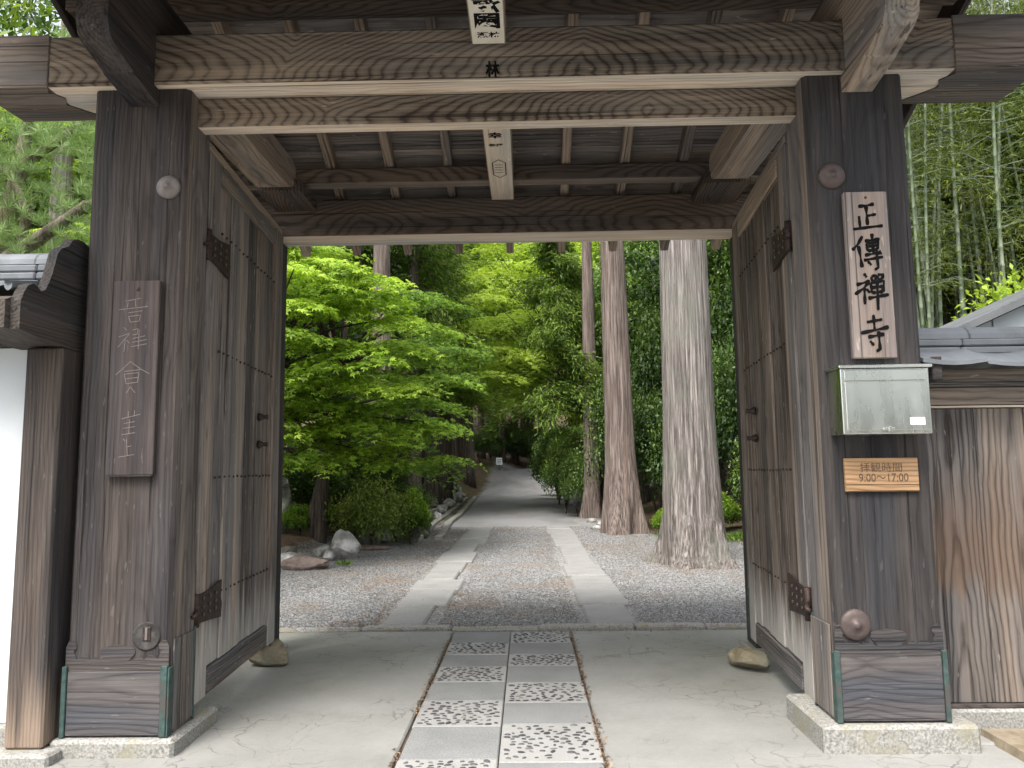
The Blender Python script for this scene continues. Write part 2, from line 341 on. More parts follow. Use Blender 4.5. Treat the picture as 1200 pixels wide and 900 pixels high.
def m_ground():
    m, nt, bs = base('gravel_and_forest_soil', .95, .15); co = objco(nt)
    sp = nd(nt, 'SeparateXYZ', {0: co}).outputs
    v = nd(nt, 'TexVoronoi', {'Vector': co, 'Scale': 48.0}); cell = nd(nt, 'SeparateColor', {0: v.outputs['Color']}).outputs[0]
    grav = ramp(nt, cell, [(0, (.10,.10,.10)), (.5, (.21,.209,.204)), (1, (.35,.345,.335))])
    n1 = noise(nt, co, .75, 5, .65); n2 = noise(nt, co, 9, 4, .7)
    lit = mth(nt, 'MULTIPLY', ramp(nt, n1, [(.50, 0), (.64, 1)]), ramp(nt, n2, [(.35, .2), (.6, 1)]))
    grav = mix(nt, mth(nt, 'MULTIPLY', lit, .7), grav, (.20,.145,.10))
    soil = mix(nt, ramp(nt, noise(nt, co, 3.5, 6, .7), [(.3, 0), (.7, 1)]), (.045,.032,.022), (.155,.105,.07))
    soil = mix(nt, mth(nt, 'MULTIPLY', ramp(nt, noise(nt, co, .5, 3), [(.5, 0), (.62, 1)]), .6), soil, (.06,.095,.03))
    # gravel yard: between the two banks, up to where the asphalt starts
    dx = mth(nt, 'ABSOLUTE', mth(nt, 'ADD', sp[0], mth(nt, 'MULTIPLY', mth(nt, 'SUBTRACT', n1, .5), 1.2)))
    lim = nd(nt, 'MapRange', {0: sp[1], 1: 13.0, 2: 19.0, 3: 4.7, 4: 2.5}).outputs[0]
    f = nd(nt, 'MapRange', {0: mth(nt, 'SUBTRACT', dx, lim), 1: -.15, 2: .25, 3: 1.0, 4: 0.0}).outputs[0]
    f = mth(nt, 'MULTIPLY', f, nd(nt, 'MapRange', {0: sp[1], 1: 62.0, 2: 66.0, 3: 1.0, 4: 0.0}).outputs[0])
    nt.links.new(mix(nt, f, soil, grav), bs.inputs['Base Color'])
    h = mth(nt, 'ADD', mth(nt, 'MULTIPLY', v.outputs['Distance'], -.8), mth(nt, 'MULTIPLY', n2, .8)); bump(nt, bs, h, .7, .015); return m
M_ground = m_ground()
def m_asph():
    m, nt, bs = base('worn_asphalt', .9, .25); co = objco(nt)
    n = noise(nt, co, 70, 3, .7); n1 = noise(nt, scl(nt, co, (.8, .25, 1)), 1.0, 4)
    col = mix(nt, n, (.15,.152,.156), (.27,.272,.275)); col = mix(nt, ramp(nt, n1, [(.45, 0), (.65, .5)]), col, (.13,.115,.10))
    nt.links.new(col, bs.inputs['Base Color']); bump(nt, bs, n, .4, .006); return m
M_asph = m_asph()
def m_stones():
    m, nt, bs = base('loose_gravel', .85, .25); lv = nd(nt, 'Attribute', attribute_name='lv').outputs['Fac']
    co = objco(nt); n1 = noise(nt, co, .75, 5, .65)
    col = ramp(nt, lv, [(0, (.11,.11,.11)), (.45, (.205,.205,.202)), (.8, (.275,.273,.266)), (1, (.43,.425,.415))])
    col = mix(nt, mth(nt, 'MULTIPLY', ramp(nt, n1, [(.54, 0), (.66, 1)]), .5), col, (.235,.17,.12))
    col = mix(nt, mth(nt, 'MULTIPLY', ramp(nt, noise(nt, scl(nt, co, (1.1, .35, 1)), 1.0, 5, .65), [(.42, 0), (.62, 1)]), .42), col, (.15,.145,.135))
    nt.links.new(col, bs.inputs['Base Color']); return m
M_stones = m_stones()
def m_rock(name, c1, c2, c3=None):
    return simple(name, c1, c2, 7, .9, .2, 0, .7, .03, 8, c3, 2.0)
M_rock = m_rock('lichened_grey_rock', (.14,.135,.125), (.36,.35,.33), (.55,.54,.51))
M_rockb = m_rock('brown_flat_rock', (.10,.075,.065), (.24,.19,.165))
M_rocky = m_rock('yellow_brown_rock', (.13,.105,.062), (.36,.31,.215), (.20,.19,.14))
M_rockd = m_rock('dark_mossy_rock', (.05,.048,.04), (.19,.18,.155), (.07,.09,.035))
def m_bark(name, dark, light, red=None, zs=.55, f=26, moss=None):
    m, nt, bs = base(name, .92, .12); co = objco(nt)
    n = noise(nt, scl(nt, co, (f, f, zs)), 1.0, 5, .7); n2 = noise(nt, scl(nt, co, (f*.28, f*.28, zs*.5)), 1.0, 4, .6); n3 = noise(nt, co, 1.3, 4)
    fac = mth(nt, 'ADD', mth(nt, 'MULTIPLY', ramp(nt, n, [(.38, 0), (.58, 1)]), .75), mth(nt, 'MULTIPLY', n2, .35), clamp=True)
    col = mix(nt, fac, dark, light)
    if red: col = mix(nt, ramp(nt, n2, [(.55, 0), (.68, .7)]), col, red)
    if moss: col = mix(nt, ramp(nt, n3, [(.5, 0), (.68, .6)]), col, moss)
    nt.links.new(col, bs.inputs['Base Color']); bump(nt, bs, fac, .9, .025); return m
B_big = m_bark('pale_grey_cedar_bark', (.042,.036,.031), (.33,.295,.27), (.235,.20,.175), .85, 34, (.22,.225,.19))
B_mid = m_bark('red_grey_cedar_bark', (.048,.035,.030), (.29,.235,.205), (.23,.165,.135), .9, 28)
B_far = m_bark('shaded_brown_bark', (.030,.025,.021), (.135,.112,.095), None, .8, 16, (.08,.09,.05))
B_dark = m_bark('dark_branch_bark', (.030,.025,.021), (.105,.085,.068), None, 2, 30)
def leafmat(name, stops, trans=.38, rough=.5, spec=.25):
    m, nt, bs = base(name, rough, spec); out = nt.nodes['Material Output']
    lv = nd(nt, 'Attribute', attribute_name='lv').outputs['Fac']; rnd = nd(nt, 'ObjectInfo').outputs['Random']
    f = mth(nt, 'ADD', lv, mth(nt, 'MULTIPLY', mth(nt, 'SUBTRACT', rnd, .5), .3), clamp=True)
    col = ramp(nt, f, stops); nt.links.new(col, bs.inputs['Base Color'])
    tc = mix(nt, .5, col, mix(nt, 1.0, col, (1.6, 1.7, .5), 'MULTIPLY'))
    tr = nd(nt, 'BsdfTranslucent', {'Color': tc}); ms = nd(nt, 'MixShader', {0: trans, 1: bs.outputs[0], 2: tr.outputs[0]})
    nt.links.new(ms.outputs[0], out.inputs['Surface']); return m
L_maple = leafmat('fresh_maple_leaf', [(0, (.075,.13,.013)), (.5, (.24,.375,.034)), (1, (.50,.64,.10))], .45)
L_maple2 = leafmat('mid_green_maple_leaf', [(0, (.045,.095,.012)), (.5, (.14,.245,.028)), (1, (.32,.45,.06))], .42)
L_yellow = leafmat('yellow_green_leaf', [(0, (.14,.21,.024)), (.5, (.25,.36,.04)), (1, (.40,.52,.08))], .45)
L_ever = leafmat('dark_evergreen_leaf', [(0, (.018,.042,.010)), (.55, (.055,.105,.022)), (1, (.15,.23,.045))], .25, .42, .35)
L_shrub = leafmat('camellia_leaf', [(0, (.032,.070,.016)), (.55, (.085,.155,.030)), (1, (.22,.33,.06))], .25, .36, .45)
L_azal = leafmat('azalea_leaf', [(0, (.08,.12,.025)), (.5, (.19,.26,.05)), (1, (.40,.46,.12))], .25)
L_cedar = leafmat('cedar_needle', [(0, (.036,.075,.014)), (.5, (.12,.195,.030)), (1, (.30,.38,.06))], .35)
L_pine = leafmat('pine_needle', [(0, (.09,.16,.06)), (.5, (.20,.30,.11)), (1, (.36,.46,.20))], .3)
L_bamboo = leafmat('bamboo_leaf', [(0, (.035,.055,.012)), (.5, (.09,.125,.024)), (1, (.24,.28,.06))], .4)
L_palm = leafmat('fan_palm_leaf', [(0, (.018,.042,.018)), (.5, (.035,.075,.028)), (1, (.07,.12,.045))], .2)
L_litter = leafmat('fallen_brown_leaf', [(0, (.10,.055,.030)), (.5, (.21,.125,.07)), (1, (.34,.22,.12))], .1)
L_weed = leafmat('weed_leaf', [(0, (.06,.12,.02)), (.5, (.12,.22,.035)), (1, (.20,.30,.06))], .4)
M_culm = simple('green_bamboo_culm', (.075,.105,.055), (.15,.185,.11), 2.0, .5, .35, 0, 0, c3=(.22,.24,.19), s3=1.0)
M_culmd = simple('dry_tan_bamboo', (.42,.30,.15), (.55,.42,.24), 4.0, .5, .35, 0, 0)

# ------------------------------------------------------------------ ground, forecourt, path
def sstep(a, b, x): t = min(max((x - a) / (b - a), 0), 1); return t*t*(3-2*t)
def path_x(y):     # centre line of the lane: straight, then bending to the right
    return -0.15 - 0.35*sstep(21, 44, y) + 0.006*max(0, y-44)**2
def hgt(x, y):
    if y < 7.2: return -0.03
    b = .22*sstep(24, 43, y) + 1.35*sstep(40, 63, y) + .25*sstep(60, 75, y)
    z = -0.012 + b
    px = path_x(min(y, 75))
    l = (px - 2.45) - x; r = x - (px + 2.25 + .9*sstep(26, 18, y) + 1.5*sstep(14, 9, y))
    if y > 9:
        k = sstep(9, 16, y)
        lw = max(l - 1.6*sstep(17, 13, y), 0); z += k*(.30*sstep(0, .9, lw) + .55*sstep(.3, 2.6, lw)*sstep(17, 24, y) + .16*max(lw-2.5, 0) + .004*max(lw-2.5, 0)**2*2)
        rw = max(r, 0); z += k*(.12*sstep(0, 1.5, rw) + .22*max(rw-1.2, 0) + .006*max(rw-1.2, 0)**2)
        z += .03*(mnoise.noise(Vector((x*.6, y*.6, 0))))*sstep(0, 2, max(l, r))
    z += .35*max(y-78, 0) if y > 78 else 0
    return min(z, 34)
def axis_pts(segs):
    o = []
    for a, b, st in segs: o += list(np.arange(a, b, st))
    return np.array(o + [segs[-1][1]])
gx = axis_pts([(-160, -40, 12), (-40, -12, 3), (-12, 12, .5), (12, 40, 3), (40, 160, 12)])
gy = axis_pts([(-160, -20, 20), (-20, 7, 4.5), (7, 30, .5), (30, 80, 1.25), (80, 200, 12)])
GV = np.array([[x, y, hgt(x, y)] for y in gy for x in gx]); nx = len(gx)
GF = [(j*nx+i, j*nx+i+1, (j+1)*nx+i+1, (j+1)*nx+i) for j in range(len(gy)-1) for i in range(nx-1)]
finish(bpy.data.objects.new('ground', np_mesh('ground', GV, GF, M_ground, smooth=True)), kind='structure')
# lane of asphalt past the flagstones
ly = np.arange(20.95, 74, .6); V = []; F = []
for i, y in enumerate(ly):
    c = path_x(y); c2 = path_x(y+.3); t = Vector((c2-c, .3, 0)).normalized(); nrm = Vector((t.y, -t.x, 0))
    for k, w in enumerate((-1.95, -1.0, 0, .9, 1.55)):
        p = Vector((c, y, 0)) + nrm*w; V.append((p.x, p.y, hgt(c, y) + .022 - .02*(abs(w) > 1.5)))
    if i: b = i*5; F += [(b-5+k, b-4+k, b+1+k, b+k) for k in range(4)]
finish(bpy.data.objects.new('lane', np_mesh('lane', V, F, M_asph, smooth=True)), kind='structure')
# forecourt of concrete either side of the chequered strip
X0, XM, X1 = -0.700, -0.168, 0.380
fc = MB().box(-14, X0-.016, -9, 7.44, -.14, 0, .01).box(X1+.016, 14, -9, 7.40, -.14, -.001, .01)
forecourt = fc.obj('forecourt', M_conc, kind='structure')
MB().box(X0-.03, X1+.03, -9, 7.42, -.13, -.022, .002).obj('bedding_soil', M_dirt, forecourt, kind='stuff')
YL = [7.40, 6.944, 6.504, 6.118, 5.685, 5.235, 4.727, 4.202]; YR = [7.40, 6.922, 6.515, 6.127, 5.661, 5.187, 4.765, 4.161]
for _ in range(12): YL.append(YL[-1]-.46); YR.append(YR[-1]-.465)
peb_V = []; peb_F = []; peb_l = []
def add_pebble(cx, cy, z, a, b, h, rot):
    n = 7; base_i = len(peb_V); ca, sa = math.cos(rot), math.sin(rot); l = random.random()
    for k in range(n):
        t = 2*math.pi*k/n; rr = random.uniform(.88, 1.1); ux, uy = a*math.cos(t)*rr, b*math.sin(t)*rr
        peb_V.append((cx+ux*ca-uy*sa, cy+ux*sa+uy*ca, z-.002))
    for k in range(n):
        t = 2*math.pi*k/n; ux, uy = a*.68*math.cos(t), b*.68*math.sin(t)
        peb_V.append((cx+ux*ca-uy*sa, cy+ux*sa+uy*ca, z+h*.75))
    peb_V.append((cx, cy, z+h)); peb_l.extend([l]*(2*n+1))
    for k in range(n):
        k2 = (k+1) % n
        peb_F.append((base_i+k, base_i+k2, base_i+n+k2, base_i+n+k)); peb_F.append((base_i+n+k, base_i+n+k2, base_i+2*n, base_i+2*n))
for colm, (xa, xb, YY) in enumerate(((X0, XM, YL), (XM, X1, YR))):
    for i in range(len(YY)-1):
        y1, y0 = YY[i], YY[i+1]; g = .0035; granite = (i % 2 == 0) == (colm == 0)
        top = random.uniform(-.004, .002)
        jx = random.uniform(-.004, .004)
        o = MB().box(xa+g+jx*(colm == 0), xb-g+jx*(colm == 1), y0+g, y1-g, -.06, top, .006, axis=0).obj('granite_slab' if granite else 'pebble_slab', M_slabg if granite else M_slabm, forecourt)
        if not granite and y1 > 1.0:
            pts = []; tries = 0; near = 4.9 > y0
            while len(pts) < (84 if near else 74) and tries < 3000:
                tries += 1; p = (random.uniform(xa+.035, xb-.035), random.uniform(y0+.03, y1-.03))
                if all((p[0]-q[0])**2/1.6+(p[1]-q[1])**2 > .033**2 for q in pts): pts.append(p)
            for p in pts:
                s_ = random.uniform(.6, 1.15); add_pebble(p[0], p[1], top, .025*s_, .0145*s_*random.uniform(.75, 1.2), random.uniform(.003, .008), random.gauss(0, .45))
PF = [f for f in peb_F]
me = bpy.data.meshes.new('pebbles'); me.from_pydata(peb_V, [], [f if f[2] != f[3] else f[:3] for f in PF])
at = me.attributes.new('lv', 'FLOAT', 'POINT'); at.data.foreach_set('value', np.array(peb_l, np.float32)); me.materials.append(M_pebs)
me.polygons.foreach_set('use_smooth', [True]*len(me.polygons))
finish(bpy.data.objects.new('pebbles', me), forecourt, kind='stuff')
# threshold row of edging stones where the gravel begins
x = -5.2
while x < 5.0:
    w = random.uniform(.45, .95); x2 = min(x+w, 5.0); dy = random.uniform(-.02, .02)
    MB().box(x+.006, x2-.006, 7.455+dy*.3, 7.60+dy, -.1, random.uniform(.012, .04), .015, axis=0).obj('edging_stone', M_granite, forecourt)
    x = x2
# twin rows of flagstones
flags = bpy.data.objects.new('flagstone_path', None); flags.location = (-.15, 14, 0); finish(flags, kind='structure')
def flag_row(xa, xb, cuts, jl, jr):
    for i in range(len(cuts)-1):
        y0, y1 = cuts[i]+.019, cuts[i+1]-.019
        a, b = xa+random.uniform(-jl, jl), xb+random.uniform(-jr, jr); sk = random.uniform(-.015, .015); zt = random.uniform(.012, .03)
        MB().box(a, b, y0+sk*0, y1, -.08, zt, .02, axis=0).obj('flagstone', M_flag, flags)
flag_row(-1.49, -.93, [7.68, 8.77, 9.94, 10.77, 11.67, 12.84, 14.3, 15.9, 17.2, 18.6, 19.9, 20.8], .05, .10)
flag_row(.53, 1.10, [7.64, 8.72, 9.85, 11.05, 12.3, 13.6, 15.4, 17.0, 18.4, 19.7, 20.75], .09, .04)
for k in range(6):
    xa = -2.5 + k*.66; MB().box(xa+.01, xa+.65, 20.80, 20.93, -.08, .016, .01, axis=0).obj('cross_stone', M_flag, flags)

# loose gravel, as small stones with faces of their own
def on_flag(x, y): return (((x > -1.52) & (x < -.90)) | ((x > .50) & (x < 1.13))) & (y > 7.66) & (y < 20.8)
def octs(P, S, name, mat, parent=None, lv=None):
    n = len(P); base_o = np.array([(1,0,0),(0,1,0),(-1,0,0),(0,-1,0),(0,0,1),(0,0,-1)], float)
    an = rng.uniform(0, 6.28, n); c, s_ = np.cos(an), np.sin(an)
    A = base_o[None]*S[:, None, :]*rng.uniform(.7, 1.25, (n, 6, 1))
    X = A[..., 0]*c[:, None]-A[..., 1]*s_[:, None]; Y = A[..., 0]*s_[:, None]+A[..., 1]*c[:, None]
    Vv = np.stack([X, Y, A[..., 2]], -1)+P[:, None, :]
    tri = np.array([(0,1,4),(1,2,4),(2,3,4),(3,0,4),(1,0,5),(2,1,5),(3,2,5),(0,3,5)])
    Fv = (np.arange(n)[:, None, None]*6+tri[None]).reshape(-1, 3)
    l = np.repeat(rng.random(n) if lv is None else lv, 6)
    return finish(bpy.data.objects.new(name, np_mesh(name, Vv, Fv, mat, l)), parent, kind='stuff')
n = 80000; gyv = 7.62+(rng.random(n)**1.7)*13; gxv = rng.uniform(-5.0, 4.6, n)
ok = ~on_flag(gxv, gyv) & (np.abs(gxv) < np.interp(gyv, [7.6, 13, 18, 21], [5, 4.4, 2.9, 2.4])+.3); gxv, gyv = gxv[ok], gyv[ok]
gz = np.array([hgt(a, b) for a, b in zip(gxv, gyv)])
s0 = rng.uniform(.005, .014, len(gxv)) * np.interp(gyv, [7.6, 20], [1, 1.35])
octs(np.stack([gxv, gyv, gz+.004], 1), np.stack([s0, s0*.8, s0*.6], 1), 'gravel', M_stones)
tag(bpy.data.objects['gravel'], 'loose grey gravel between the flagstone rows and the rocks', 'gravel')

# ------------------------------------------------------------------ the gate
G = empty('temple_gate', (-.15, 4.45, 0), 'weathered wooden temple gate with open double doors and a broad crossbeam', 'gate')
PLX0, PLX1, PRX0, PRX1 = -2.535, -1.965, 1.645, 2.225
PY0, PY1 = 4.30, 4.60
def chamfer_post(x0, x1, y0, y1, z0, z1, c):
    poly = [(x0+c, y0), (x1-c, y0), (x1, y0+c), (x1, y1), (x0, y1), (x0, y0+c)]
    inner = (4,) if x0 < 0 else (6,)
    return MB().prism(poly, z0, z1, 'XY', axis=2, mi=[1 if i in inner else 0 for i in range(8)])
posts = []
for x0, x1, zb, mt, nm in ((PLX0, PLX1, .09, 'post', 'left'), (PRX0, PRX1, .14, 'post2', 'right')):
    p = chamfer_post(x0, x1, PY0, PY1, zb, 3.773, .022).obj('main_post', [W[mt], W['pside']], G); posts.append(p)
    # stone footing
    MB().box(x0-.045 if x0 < 0 else x0-.10, x1+.06 if x0 < 0 else x1+.14, PY0-.055, PY1+.26, -.05, zb, .018, axis=0).obj('footing_stone', M_granite, G)
    # boarded base with copper corner strips and a cloud-cut copper edge
    hb = .345
    MB().box(x0+.020, x1-.038 if x0 < 0 else x1-.020, PY0-.014, PY0-.002, zb+.012, zb+hb, .003, axis=0).obj('base_board', W['sheath'], p)
    for (a, b) in ((x0-.008, x0+.018), (x1-.036 if x0 < 0 else x1-.018, x1 if x0 < 0 else x1+.008)):
        MB().box(a, b, PY0-.024, PY0-.001, zb+.003, zb+hb+.03, .003, axis=2).obj('copper_corner', M_copper, p)
    xs = (x1+.003, x1+.012) if x0 < 0 else (x0-.012, x0-.003)
    MB().box(xs[0], xs[1], PY0-.022, PY0+.03, zb+.003, zb+hb+.02, .002, axis=2).obj('copper_corner', M_copper, p)
    MB().box(xs[0]-.001, xs[1]-.002, PY0+.034, PY1+.005, zb+.02, zb+hb+.16, .002, axis=2).obj('base_side_board', W['rail'], p)
    MB().box(xs[0], xs[1]+.002, PY1-.012, PY1+.008, zb+.003, zb+hb+.18, .002, axis=2).obj('copper_corner', M_copper, p)
    # cloud-shaped band along the top of the base
    def cloud(xa, xb, zz):
        w = xb-xa; P = [(xa, zz-.05), (xb, zz-.05), (xb, zz+.03)]
        def lobe(cx, cz, r, a0, a1, n=8): return [(cx+r*math.cos(math.radians(a0+(a1-a0)*k/n)), cz+r*math.sin(math.radians(a0+(a1-a0)*k/n))) for k in range(n+1)]
        P += [(xb, zz+.10)] + lobe(xb-.028, zz+.105, .030, 60, 240) + [(xb-.06, zz+.035)]
        P += lobe(xb-.10, zz+.02, .035, 30, 150) + lobe(xb-.165, zz+.015, .03, 30, 150)
        m = xa+w*.50
        P += [(m+.06, zz+.022), (m+.085, zz+.05)] + lobe(m+.07, zz+.072, .028, -20, 90) + [(m, zz+.112)] + lobe(m-.07, zz+.072, .028, 90, 200) + [(m-.085, zz+.05), (m-.06, zz+.022)]
        P += lobe(xa+.165, zz+.015, .03, 30, 150) + lobe(xa+.10, zz+.02, .035, 30, 150)
        P += [(xa+.06, zz+.035)] + lobe(xa+.028, zz+.105, .030, -60, 120) + [(xa, zz+.10)]
        return P
    MB().prism(cloud(x0+.001, x1-.001, zb+hb+.03), PY0-.006, PY0-.0015, 'XZ', axis=0).obj('cloud_edge', W['cloud'], p)
def nail_cover(x, z, r, mat, par, y=PY0):
    MB().lathe((x, y, z), [(r, 0), (r*.99, .010), (r*.90, .018), (r*.6, .026), (r*.24, .029), (r*.2, .038), (r*.08, .041)]).obj('nail_cover', mat, par, True)
nail_cover(-2.069, 3.167, .071, M_knob2, posts[0]); nail_cover(1.779, 3.159, .077, M_knob, posts[1]); nail_cover(1.762, .649, .083, M_knob, posts[1])
MB().lathe((-2.095, PY0, .62), [(.078, 0), (.078, .004), (.070, .007), (.062, .004)], n=28).obj('lost_cover_mark', M_cloud, posts[0], True)
MB().box(-2.115, -2.07, PY0-.010, PY0-.002, .595, .67, .003).obj('broken_socket', M_iron, posts[0])
MB().box(-2.100, -2.086, PY0-.014, PY0-.009, .60, .665, .002).obj('rusty_pin', M_knob2, posts[0])
# the great crossbeam and its copper-clad ends
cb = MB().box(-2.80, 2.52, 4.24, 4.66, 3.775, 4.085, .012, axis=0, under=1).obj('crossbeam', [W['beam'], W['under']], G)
def beam_cap(x0, x1, tipx):
    s_ = 1 if x1 > 0 else -1
    P = [(x0, 4.232), (x0+s_*.035, 4.30), (x0-s_*.02, 4.38), (x0+s_*.02, 4.46), (x0-s_*.06, 4.56), (x0-s_*.16, 4.668), (tipx, 4.668), (x1, 4.232)]
    o = MB().box(min(x0, x1), max(x0, x1), 4.232, 4.668, 3.778, 4.093, .006, axis=0)
    b = MB().prism(P if s_ > 0 else P[::-1], 3.767, 3.777, 'XY', axis=0)
    b.V += o.V; n0 = len(b.V)-len(o.V); b.G += o.G; b.F += [tuple(i+n0 for i in f) for f in o.F]; b.M += o.M
    return b.obj('weathered_end_cap', W['cap'], cb)
beam_cap(2.50, 3.01, 3.0); beam_cap(-2.78, -3.22, -3.2)
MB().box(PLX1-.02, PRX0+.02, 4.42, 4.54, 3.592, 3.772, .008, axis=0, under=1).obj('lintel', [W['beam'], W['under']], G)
# bracket beams running out under the front eave, over each post
for (xa, xb, zt) in ((-2.315, -2.145, 'dark'), (1.868, 2.045, 'beam')):
    poly = [(3.78, 3.80), (3.785, 3.775), (3.80, 3.752), (3.84, 3.735), (4.02, 3.705), (4.03, 3.698), (4.305, 3.668), (4.305, 4.30), (3.78, 4.30)]
    poly = [(3.72, 3.86), (3.74, 3.80), (3.79, 3.765), (3.99, 3.722), (4.0, 3.712), (4.298, 3.667), (4.298, 3.765), (4.228, 3.765), (4.228, 4.093), (4.70, 4.093), (4.70, 4.36), (3.72, 4.36)]
    MB().prism(poly, xa, xb, 'YZ', axis=1).obj('bracket_beam', W['bracket'] if zt == 'beam' else W['post'], G)
cbr = MB().box(-.285, -.085, 3.35, 4.236, 3.975, 4.20, .006, axis=1, under=1).obj('centre_bracket', [W['rafter'], W['tag']], G)
ctie = MB().box(-.275, -.075, 4.664, 6.498, 3.852, 4.05, .006, axis=1, under=1).obj('centre_tie', [W['rafter'], W['tag']], G)
# rear frame
for (xa, xb) in ((-2.42, -2.15), (1.86, 2.13)):
    rp = MB().box(xa, xb, 6.52, 6.79, .03, 3.555, .012, axis=2).obj('rear_post', W['post'], G)
    for k in ((xa-.006, xa+.04), (xb-.04, xb+.006)):
        MB().box(k[0], k[1], 6.508, 6.55, .03, .55, .003, axis=2).obj('copper_corner', M_copper, rp)
    MB().box(xa-.06, xb+.06, 6.46, 6.85, -.05, .03, .015).obj('footing_stone', M_granite, G)
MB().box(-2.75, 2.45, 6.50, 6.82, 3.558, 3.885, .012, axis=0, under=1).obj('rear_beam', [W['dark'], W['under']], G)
MB().box(-2.75, 2.45, 6.22, 6.36, 3.925, 4.055, .008, axis=0, under=1).obj('purlin', [W['dark'], W['rafter']], G)
MB().box(-2.95, 2.85, 4.62, 4.80, 4.50, 4.70, .008, axis=0).obj('ridge_purlin', W['dark'], G)
for (xa, xb) in ((-2.12, -1.86), (1.52, 1.79)):
    pr = [(4.664, 3.76), (5.75, 3.76), (5.9, 3.775), (6.0, 3.82), (6.05, 3.90), (6.04, 3.97), (5.98, 4.02), (4.664, 4.02)]
    MB().prism(pr, xa, xb, 'YZ', axis=1).obj('side_tie', W['rafter'], G)
    MB().box(xa-.05, xb+.05, 6.0, 6.5, 3.78, 3.88, .006, axis=1).obj('side_tie', W['dark'], G)
# rafters and roof boards; the rear slope shows from below, the front one shades the posts
SL = .45; RY = 4.70
def zr(y): return 3.60+SL*(7.30-y) if y >= RY else 3.60+SL*(7.30-RY)-SL*(RY-y)
ang = math.atan(SL); rafter_x = [-.13+.499*k for k in range(-5, 6)]
ln = (7.30-RY)/math.cos(ang); lnf = (RY-3.10)/math.cos(ang)
rr = [MB().box(-.036, .036, 0, q, 0, .125, .005, axis=1).mesh('rafter', W['rafter']) for q in (ln, lnf)]
bd = None
for x in rafter_x:
    for sgn in (1, -1):
        o = finish(bpy.data.objects.new('rafter', rr[0 if sgn > 0 else 1]), G)
        o.matrix_world = Matrix.Identity(4)
        if sgn > 0: mw = Matrix.Translation((x, RY, zr(RY))) @ Matrix.Rotation(-ang, 4, 'X')
        else: mw = Matrix.Translation((x, RY-.004, zr(RY))) @ Matrix.Rotation(math.pi, 4, 'Z') @ Matrix.Rotation(-ang, 4, 'X')
        o.matrix_basis = mw
bw = .205; nb = int(ln/bw)
bdm = [MB().box(-3.1, 2.98, 0, bw-.004, .128, .148, .003, axis=0).mesh('roof_board', W['board']) for _ in range(4)]
for k in range(nb):
    for sgn in (1, -1):
        if sgn < 0 and (k+1)*bw > lnf: continue
        o = finish(bpy.data.objects.new('roof_board', bdm[k % 4]), G); dz = (k % 2)*.006
        if sgn > 0: mw = Matrix.Translation((0, RY, zr(RY))) @ Matrix.Rotation(-ang, 4, 'X') @ Matrix.Translation((0, k*bw, dz))
        else: mw = Matrix.Translation((-.12, RY, zr(RY))) @ Matrix.Rotation(math.pi, 4, 'Z') @ Matrix.Rotation(-ang, 4, 'X') @ Matrix.Translation((0, k*bw, dz))
        o.matrix_basis = mw
# tiled cover
tc = MB()
zt = zr(RY)
for sgn in (1, -1):
    T = (Matrix.Translation((0, RY, zt)) @ Matrix.Rotation(-ang, 4, 'X')) if sgn > 0 else (Matrix.Translation((-.12, RY, zt)) @ Matrix.Rotation(math.pi, 4, 'Z') @ Matrix.Rotation(-ang, 4, 'X'))
    tc.box(-3.16, 3.04, 0, (ln if sgn > 0 else lnf)-.02, .165, .235, .01, axis=0, tf=T)
    x = -3.1
    while x < 3.0:
        P = [T @ Vector((x+.05, y, .24)) for y in np.linspace(0, ln if sgn > 0 else lnf, 3)]; tc.tube(P, [.05]*3, 8); x += .26
tc.box(-3.2, 3.05, RY-.16, RY+.16, zt+.17, zt+.55, .03, axis=0)
tc.obj('tile_cover', M_tile, G)
for xa in (-3.14, 2.99):
    for sgn in (1, -1):
        T = (Matrix.Translation((0, RY, zt)) @ Matrix.Rotation(-ang, 4, 'X')) if sgn > 0 else (Matrix.Translation((-.12, RY, zt)) @ Matrix.Rotation(math.pi, 4, 'Z') @ Matrix.Rotation(-ang, 4, 'X'))
        xx = xa if sgn > 0 else -xa-.05
        MB().box(xx, xx+.045, 0.02, ln if sgn > 0 else lnf, -.08, .160, .006, axis=1, tf=T).obj('bargeboard', W['gable'], G)
for xa in (-2.75, 2.45):
    MB().box(xa-.1, xa, 6.5, 6.82, 3.56, 3.88, .008, axis=0).obj('beam_end', W['dark'], G)

